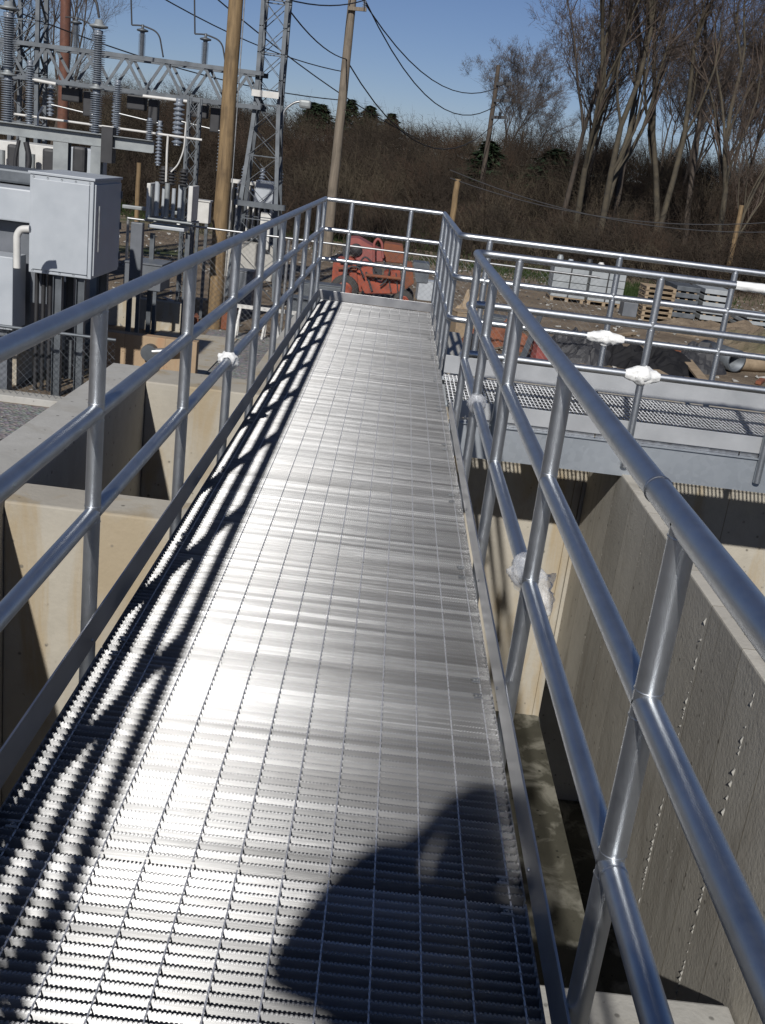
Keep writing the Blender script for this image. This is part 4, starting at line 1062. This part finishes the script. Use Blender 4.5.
TREES = (
    (592, 52, 0, .3, 1.0, 'tall bare tree with twin pale trunks, largest at the upper right'),
    (556, 58, 1, 1.2, .9, 'bare tree left of the twin trunked tree with a leaning crown'),
    (655, 56, 0, 2.4, .98, 'tall bare tree just right of the twin trunked tree'),
    (685, 60, 1, 4.2, 1.0, 'bare tree with a dark slim trunk in the middle of the right grove'),
    (712, 54, 2, .7, 1.0, 'bare tree second from the right edge'),
    (722, 50, 2, 5.6, .55, 'lighter leaning bare tree by the tan stake at the right edge'),
    (574, 54, 2, 3.4, 1.05, 'tall bare tree leaning left at the left side of the right grove'),
    (612, 56, 1, 3.9, .95, 'slender bare tree between the leaning one and the twin trunked tree'),
    (525, 84, 5, .5, .85, 'small bare tree at the left side of the right grove'),
    (580, 70, 4, 2.2, 1.3, 'bushy bare tree low behind the twin trunked tree'),
    (675, 74, 4, 1.0, 1.3, 'bushy bare tree low in the middle of the right grove'),
    (735, 70, 4, 3.0, 1.35, 'bushy bare tree low near the right edge'),
    (503, 95, 5, 1.5, 1.2, 'tiny bare tree on the skyline beside the distant pole'),
    (40, 46, 1, 2.6, .62, 'bare tree with crooked limbs behind the left lattice tower'),
    (20, 52, 3, 1.1, .7, 'bare tree in the upper left corner'),
    (660, 92, 5, 1.0, 1.5, 'low bare tree far back in the middle of the grove'),
    (720, 95, 5, 2.0, 1.6, 'low bare tree far back on the right'),
    (790, 60, 1, 5.0, .9, 'bare tree leaning in from beyond the right edge'))
for a in TREES: tree(*a)
# conifers on the skyline
def conifer(u, Y, H, wdt, seed, label):
    p = onground(u, Y, hillz(Y)); t = thing('conifer', label, 'tree', p, 'conifers on the skyline'); rd = random.Random(seed)
    MB().tube([p, p+Vector((0,0,H*.95))], [H*.02, H*.004], 7).build('trunk', 'bark_dark', t); mb = MB()
    for k in range(1500):
        h = rd.uniform(.22, 1)**.9; r_ = wdt*(1-h)**.8*rd.uniform(.25, 1)*(1+.35*math.sin(h*40+seed)); a = rd.uniform(0, 6.283)
        c = p+Vector((math.cos(a)*r_, math.sin(a)*r_, h*H)); l = rd.uniform(.25, .6)
        e = Vector((math.cos(a), math.sin(a), rd.uniform(-.5,.1)))*l; sd = Vector((-math.sin(a), math.cos(a), rd.uniform(-.4,.4)))*l*.35
        mb.add([c-sd, c+sd, c+e], [(0,1,2)])
    mb.build('crown', 'needles', t)
for i, (u, v, wd, lab) in enumerate(((310, 102, 1.7, 'leftmost dark conifer on the skyline right of the lattice tower'), (319, 104, 2.0, 'broad dark conifer left of the utility pole'), (347, 99, 1.9, 'tallest dark conifer just right of the utility pole'), (366, 105, 2.2, 'rounded dark conifer right of the tallest one'), (388, 113, 1.8, 'small dark conifer, right end of the skyline row'), (549, 148, 3.5, 'dark rounded evergreen at the foot of the bare trees'), (483, 140, 2.2, 'small evergreen behind the distant pole'))):
    Y = 92+3*i if u < 400 else 72; H = at(u, v, Y).z-hillz(Y); conifer(u, Y, H, wd, i+3, lab)
# brush: one uncountable mass
rnd = random.Random(77); V = []; F = []
MI = []
def brush_clump(x, y, H, W_, n_):
    z0 = hillz(y); mi = rnd.choice((0, 0, 0, 1, 2)); cx_ = rnd.gauss(0, .25)
    for k in range(n_):
        bx = x+rnd.gauss(0, W_*.35); by = y+rnd.gauss(0, W_*.3); a = rnd.uniform(0, 6.283); tl_ = rnd.uniform(.2, 1.1)
        rad = max(.25, 1-((bx-x)/W_)**2*1.6)
        L = H*rnd.uniform(.3, .7)*rad; p = Vector((bx, by, z0+rnd.uniform(0, H*.5)*rad)); d = Vector((math.cos(a)*tl_+cx_, math.sin(a)*tl_, 1)).normalized()
        q = p+d*L; w_ = rnd.uniform(.007, .018); o = len(V)
        V.extend([p+Vector((-w_,0,0)), p+Vector((w_,0,0)), q]); F.append((o, o+1, o+2)); MI.append(mi)
        for j in range(5):
            m_ = p.lerp(q, rnd.uniform(.2, .95)); e = (d*.7+Vector((rnd.gauss(0,.8), rnd.gauss(0,.8), rnd.gauss(0,.5)))).normalized()*rnd.uniform(.25, .8)*H*.26
            o = len(V); V.extend([m_+Vector((0,0,-w_*.8)), m_+Vector((w_*.7,0,w_*.5)), m_+e]); F.append((o, o+1, o+2)); MI.append(mi)
for k in range(900):
    y = 46+rnd.random()**1.3*60; x = rnd.uniform(-.46*y-4, .42*y+4)
    right = x > .10*y
    H = rnd.uniform(1.2, 2.6) if y < 56 else rnd.uniform(2.2, 4.2)
    if right: H *= 1.25
    brush_clump(x, y, H, rnd.uniform(1.2, 3.2), 110)
for k in range(60):                                   # low scrub in front
    y = rnd.uniform(43, 50); x = rnd.uniform(-.2*y, .5*y); brush_clump(x, y, rnd.uniform(.5, 1.4), 2.2, 60)
me = bpy.data.meshes.new('brush'); me.from_pydata([tuple(v_) for v_ in V], [], F); [me.materials.append(M[q_]) for q_ in ('brush', 'brush_red', 'brush_tan')]; me.polygons.foreach_set('material_index', MI); me.update()
o = obj('brush', me); o['kind'] = 'stuff'; o['label'] = 'dense brown leafless brush covering the rising ground behind the yard'

# ------------------------------------------------------------------ the photographer (throws the shadow on the grating)
PX, PY = .745, -.26
def skin_mesh(name, nodes, edges, mat, sub=2):
    me = bpy.data.meshes.new(name); me.from_pydata([n_[0] for n_ in nodes], edges, [])
    o = bpy.data.objects.new(name, me); COL.objects.link(o)
    md = o.modifiers.new('skin', 'SKIN'); sv = me.skin_vertices[0].data
    for i, n_ in enumerate(nodes): sv[i].radius = n_[1]; sv[i].use_root = (i == 0)
    s2 = o.modifiers.new('sub', 'SUBSURF'); s2.levels = sub; s2.render_levels = sub
    dg = bpy.context.evaluated_depsgraph_get(); ev = o.evaluated_get(dg); nm = bpy.data.meshes.new_from_object(ev)
    bpy.data.objects.remove(o); nm.name = name; nm.materials.clear(); nm.materials.append(M[mat])
    for p in nm.polygons: p.use_smooth = True
    return nm
pr = thing('person', 'person in a dark hooded jacket standing on the walkway, hands raised to a phone', 'person', (PX, PY, 0))
def P_(x, y, z): return (PX+x, PY+y, z)
nodes = [(P_(0,0,1.02), (.15,.11)), (P_(0,0,1.18), (.135,.10)), (P_(0,.0,1.38), (.17,.115)), (P_(0,-.01,1.50), (.13,.09)), (P_(0,0,1.58), (.06,.06)), (P_(0,.01,1.64), (.055,.058)),
         (P_(-.19,-.01,1.51), (.10,.10)), (P_(-.33,.0,1.42), (.10,.10)), (P_(-.20,.03,1.58), (.08,.08)), (P_(-.11,.11,1.67), (.030,.028)), (P_(-.07,.17,1.71), (.036,.020)),
         (P_(.19,-.01,1.49), (.065,.065)), (P_(.36,.02,1.34), (.05,.05)), (P_(.36,.15,1.39), (.042,.042)), (P_(.17,.20,1.50), (.030,.028)), (P_(.12,.22,1.53), (.036,.020)),
         (P_(-.10,0,.92), (.095,.10)), (P_(-.12,.03,.52), (.065,.068)), (P_(-.13,-.01,.12), (.042,.045)), (P_(-.13,.02,.05), (.045,.04)), (P_(-.14,.15,.035), (.042,.028)),
         (P_(.10,0,.92), (.095,.10)), (P_(.12,.04,.52), (.065,.068)), (P_(.13,.0,.12), (.042,.045)), (P_(.13,.03,.05), (.045,.04)), (P_(.14,.16,.035), (.042,.028)),
         (P_(0,.015,1.70), (.068,.080)), (P_(0,.02,1.78), (.078,.098)), (P_(0,.01,1.85), (.060,.075))]
edges = [(0,1),(1,2),(2,3),(3,4),(4,5),(3,6),(6,7),(7,8),(8,9),(9,10),(3,11),(11,12),(12,13),(13,14),(14,15),(0,16),(16,17),(17,18),(18,19),(19,20),(0,21),(21,22),(22,23),(23,24),(24,25),(5,26),(26,27),(27,28)]
# fingers: each its own chain from the palm
for s_, base, hx, ox, oy, oz in ((-1, 10, .055, -.125, -.12, .18), (1, 15, .12, 0, -.07, 0)):
    P0 = P_
    def P_(x, y, z, P0=P0, ox=ox, oy=oy, oz=oz): return P0(x+ox, y+oy, z+oz)
    for j in range(4):
        z = 1.575-.021*j; y = .30
        ln = (.9, 1.0, .95, .8)[j]
        a = (P_(hx+.012*(-s_), y, z), (.0095,.0095)); xs = hx-s_*.030
        i0 = len(nodes)
        nodes += [a, (P_(hx-s_*.022*ln, y+.012, z), (.0088,.0088)), (P_(hx-s_*.038*ln, y+.014, z-.002), (.0082,.0082)), (P_(hx-s_*.052*ln, y+.010, z-.004), (.007,.007))]
        edges += [(base, i0), (i0, i0+1), (i0+1, i0+2), (i0+2, i0+3)]
    i0 = len(nodes)
    nodes += [(P_(hx-s_*.01, .265, 1.51), (.011,.011)), (P_(hx-s_*.035, .262, 1.525), (.010,.010)), (P_(hx-s_*.052, .268, 1.535), (.0085,.0085))]
    edges += [(base, i0), (i0, i0+1), (i0+1, i0+2)]
    P_ = P0
obj('body', skin_mesh('body', nodes, edges, 'skin'), pr)
jk = [(P_(0,0,.94), (.22,.16)), (nodes[1][0], (.26,.17)), (nodes[2][0], (.26,.16)), (nodes[3][0], (.18,.12))]+[(n_[0], (n_[1][0]+.04, n_[1][1]+.04)) for n_ in (nodes[6], nodes[7], nodes[8])]+[(P_(-.12,.09,1.65), (.07,.07))]+[(n_[0], (n_[1][0]+.014, n_[1][1]+.014)) for n_ in (nodes[11], nodes[12], nodes[13])]+[(P_(.20,.19,1.485), (.042,.042))]+[(P_(0,-.005,1.575), (.085,.08))]
obj('jacket', skin_mesh('jacket', jk, [(0,1),(1,2),(2,3),(3,4),(4,5),(5,6),(6,7),(3,8),(8,9),(9,10),(10,11),(3,12)], 'jacket'), pr)
tj = [(nodes[0][0], (.165,.125)), (nodes[16][0], (.112,.118)), (nodes[17][0], (.082,.085)), (nodes[18][0], (.062,.066)), (nodes[21][0], (.112,.118)), (nodes[22][0], (.082,.085)), (nodes[23][0], (.062,.066))]
obj('trousers', skin_mesh('trousers', tj, [(0,1),(1,2),(2,3),(0,4),(4,5),(5,6)], 'trousers'), pr)
for s_ in (-1, 1):
    bt = [(P_(.13*s_,-.03,.05), (.055,.05)), (P_(.135*s_,.06,.045), (.052,.042)), (P_(.14*s_,.16,.038), (.05,.034)), (P_(.13*s_,-.02,.13), (.054,.058))]
    obj('boot', skin_mesh('boot', bt, [(0,1),(1,2),(0,3)], 'dark'), pr)
def blob(nm, c, s, mat, par, cut=None):
    bm = bmesh.new(); bmesh.ops.create_uvsphere(bm, u_segments=20, v_segments=14, radius=1)
    for v_ in bm.verts: v_.co = Vector((v_.co.x*s[0], v_.co.y*s[1], v_.co.z*s[2]))*(1+(.05*noise.noise(v_.co*9) if mat == 'hair' else 0))+Vector(c)
    me = bpy.data.meshes.new(nm); bm.to_mesh(me); bm.free(); me.materials.append(M[mat])
    for f_ in me.polygons: f_.use_smooth = True
    return obj(nm, me, par)
blob('hair', P_(0,-.018,1.815), (.088,.104,.092), 'hair', pr)
bt = [(P_(-.05,-.05,1.60), (.20,.09)), (P_(0,-.045,1.74), (.105,.09)), (P_(0,-.03,1.88), (.095,.105)), (P_(0,-.03,1.95), (.065,.075))]
obj('hood', skin_mesh('hood', bt, [(0,1),(1,2),(2,3)], 'jacket'), pr)
blob('nose', P_(0,.122,1.755), (.014,.018,.024), 'skin', pr); blob('mouth', P_(0,.108,1.712), (.026,.007,.006), 'faded_red', pr)
for s_ in (-1, 1):
    blob('eye', P_(.032*s_,.108,1.785), (.013,.009,.009), 'white_paint', pr); blob('ear', P_(.084*s_,.01,1.77), (.010,.020,.032), 'skin', pr)
ph = thing('phone', 'black phone held upright at the camera position', 'phone', (CX, -.03, 1.54))
MB().span((CX-.030, -.027, 1.467), (CX+.030, -.018, 1.583), bev=.004).build('case', 'dark', ph)
MB().span((CX-.027, -.0285, 1.475), (CX+.027, -.0275, 1.575)).build('screen', 'cabinet_dark', ph)
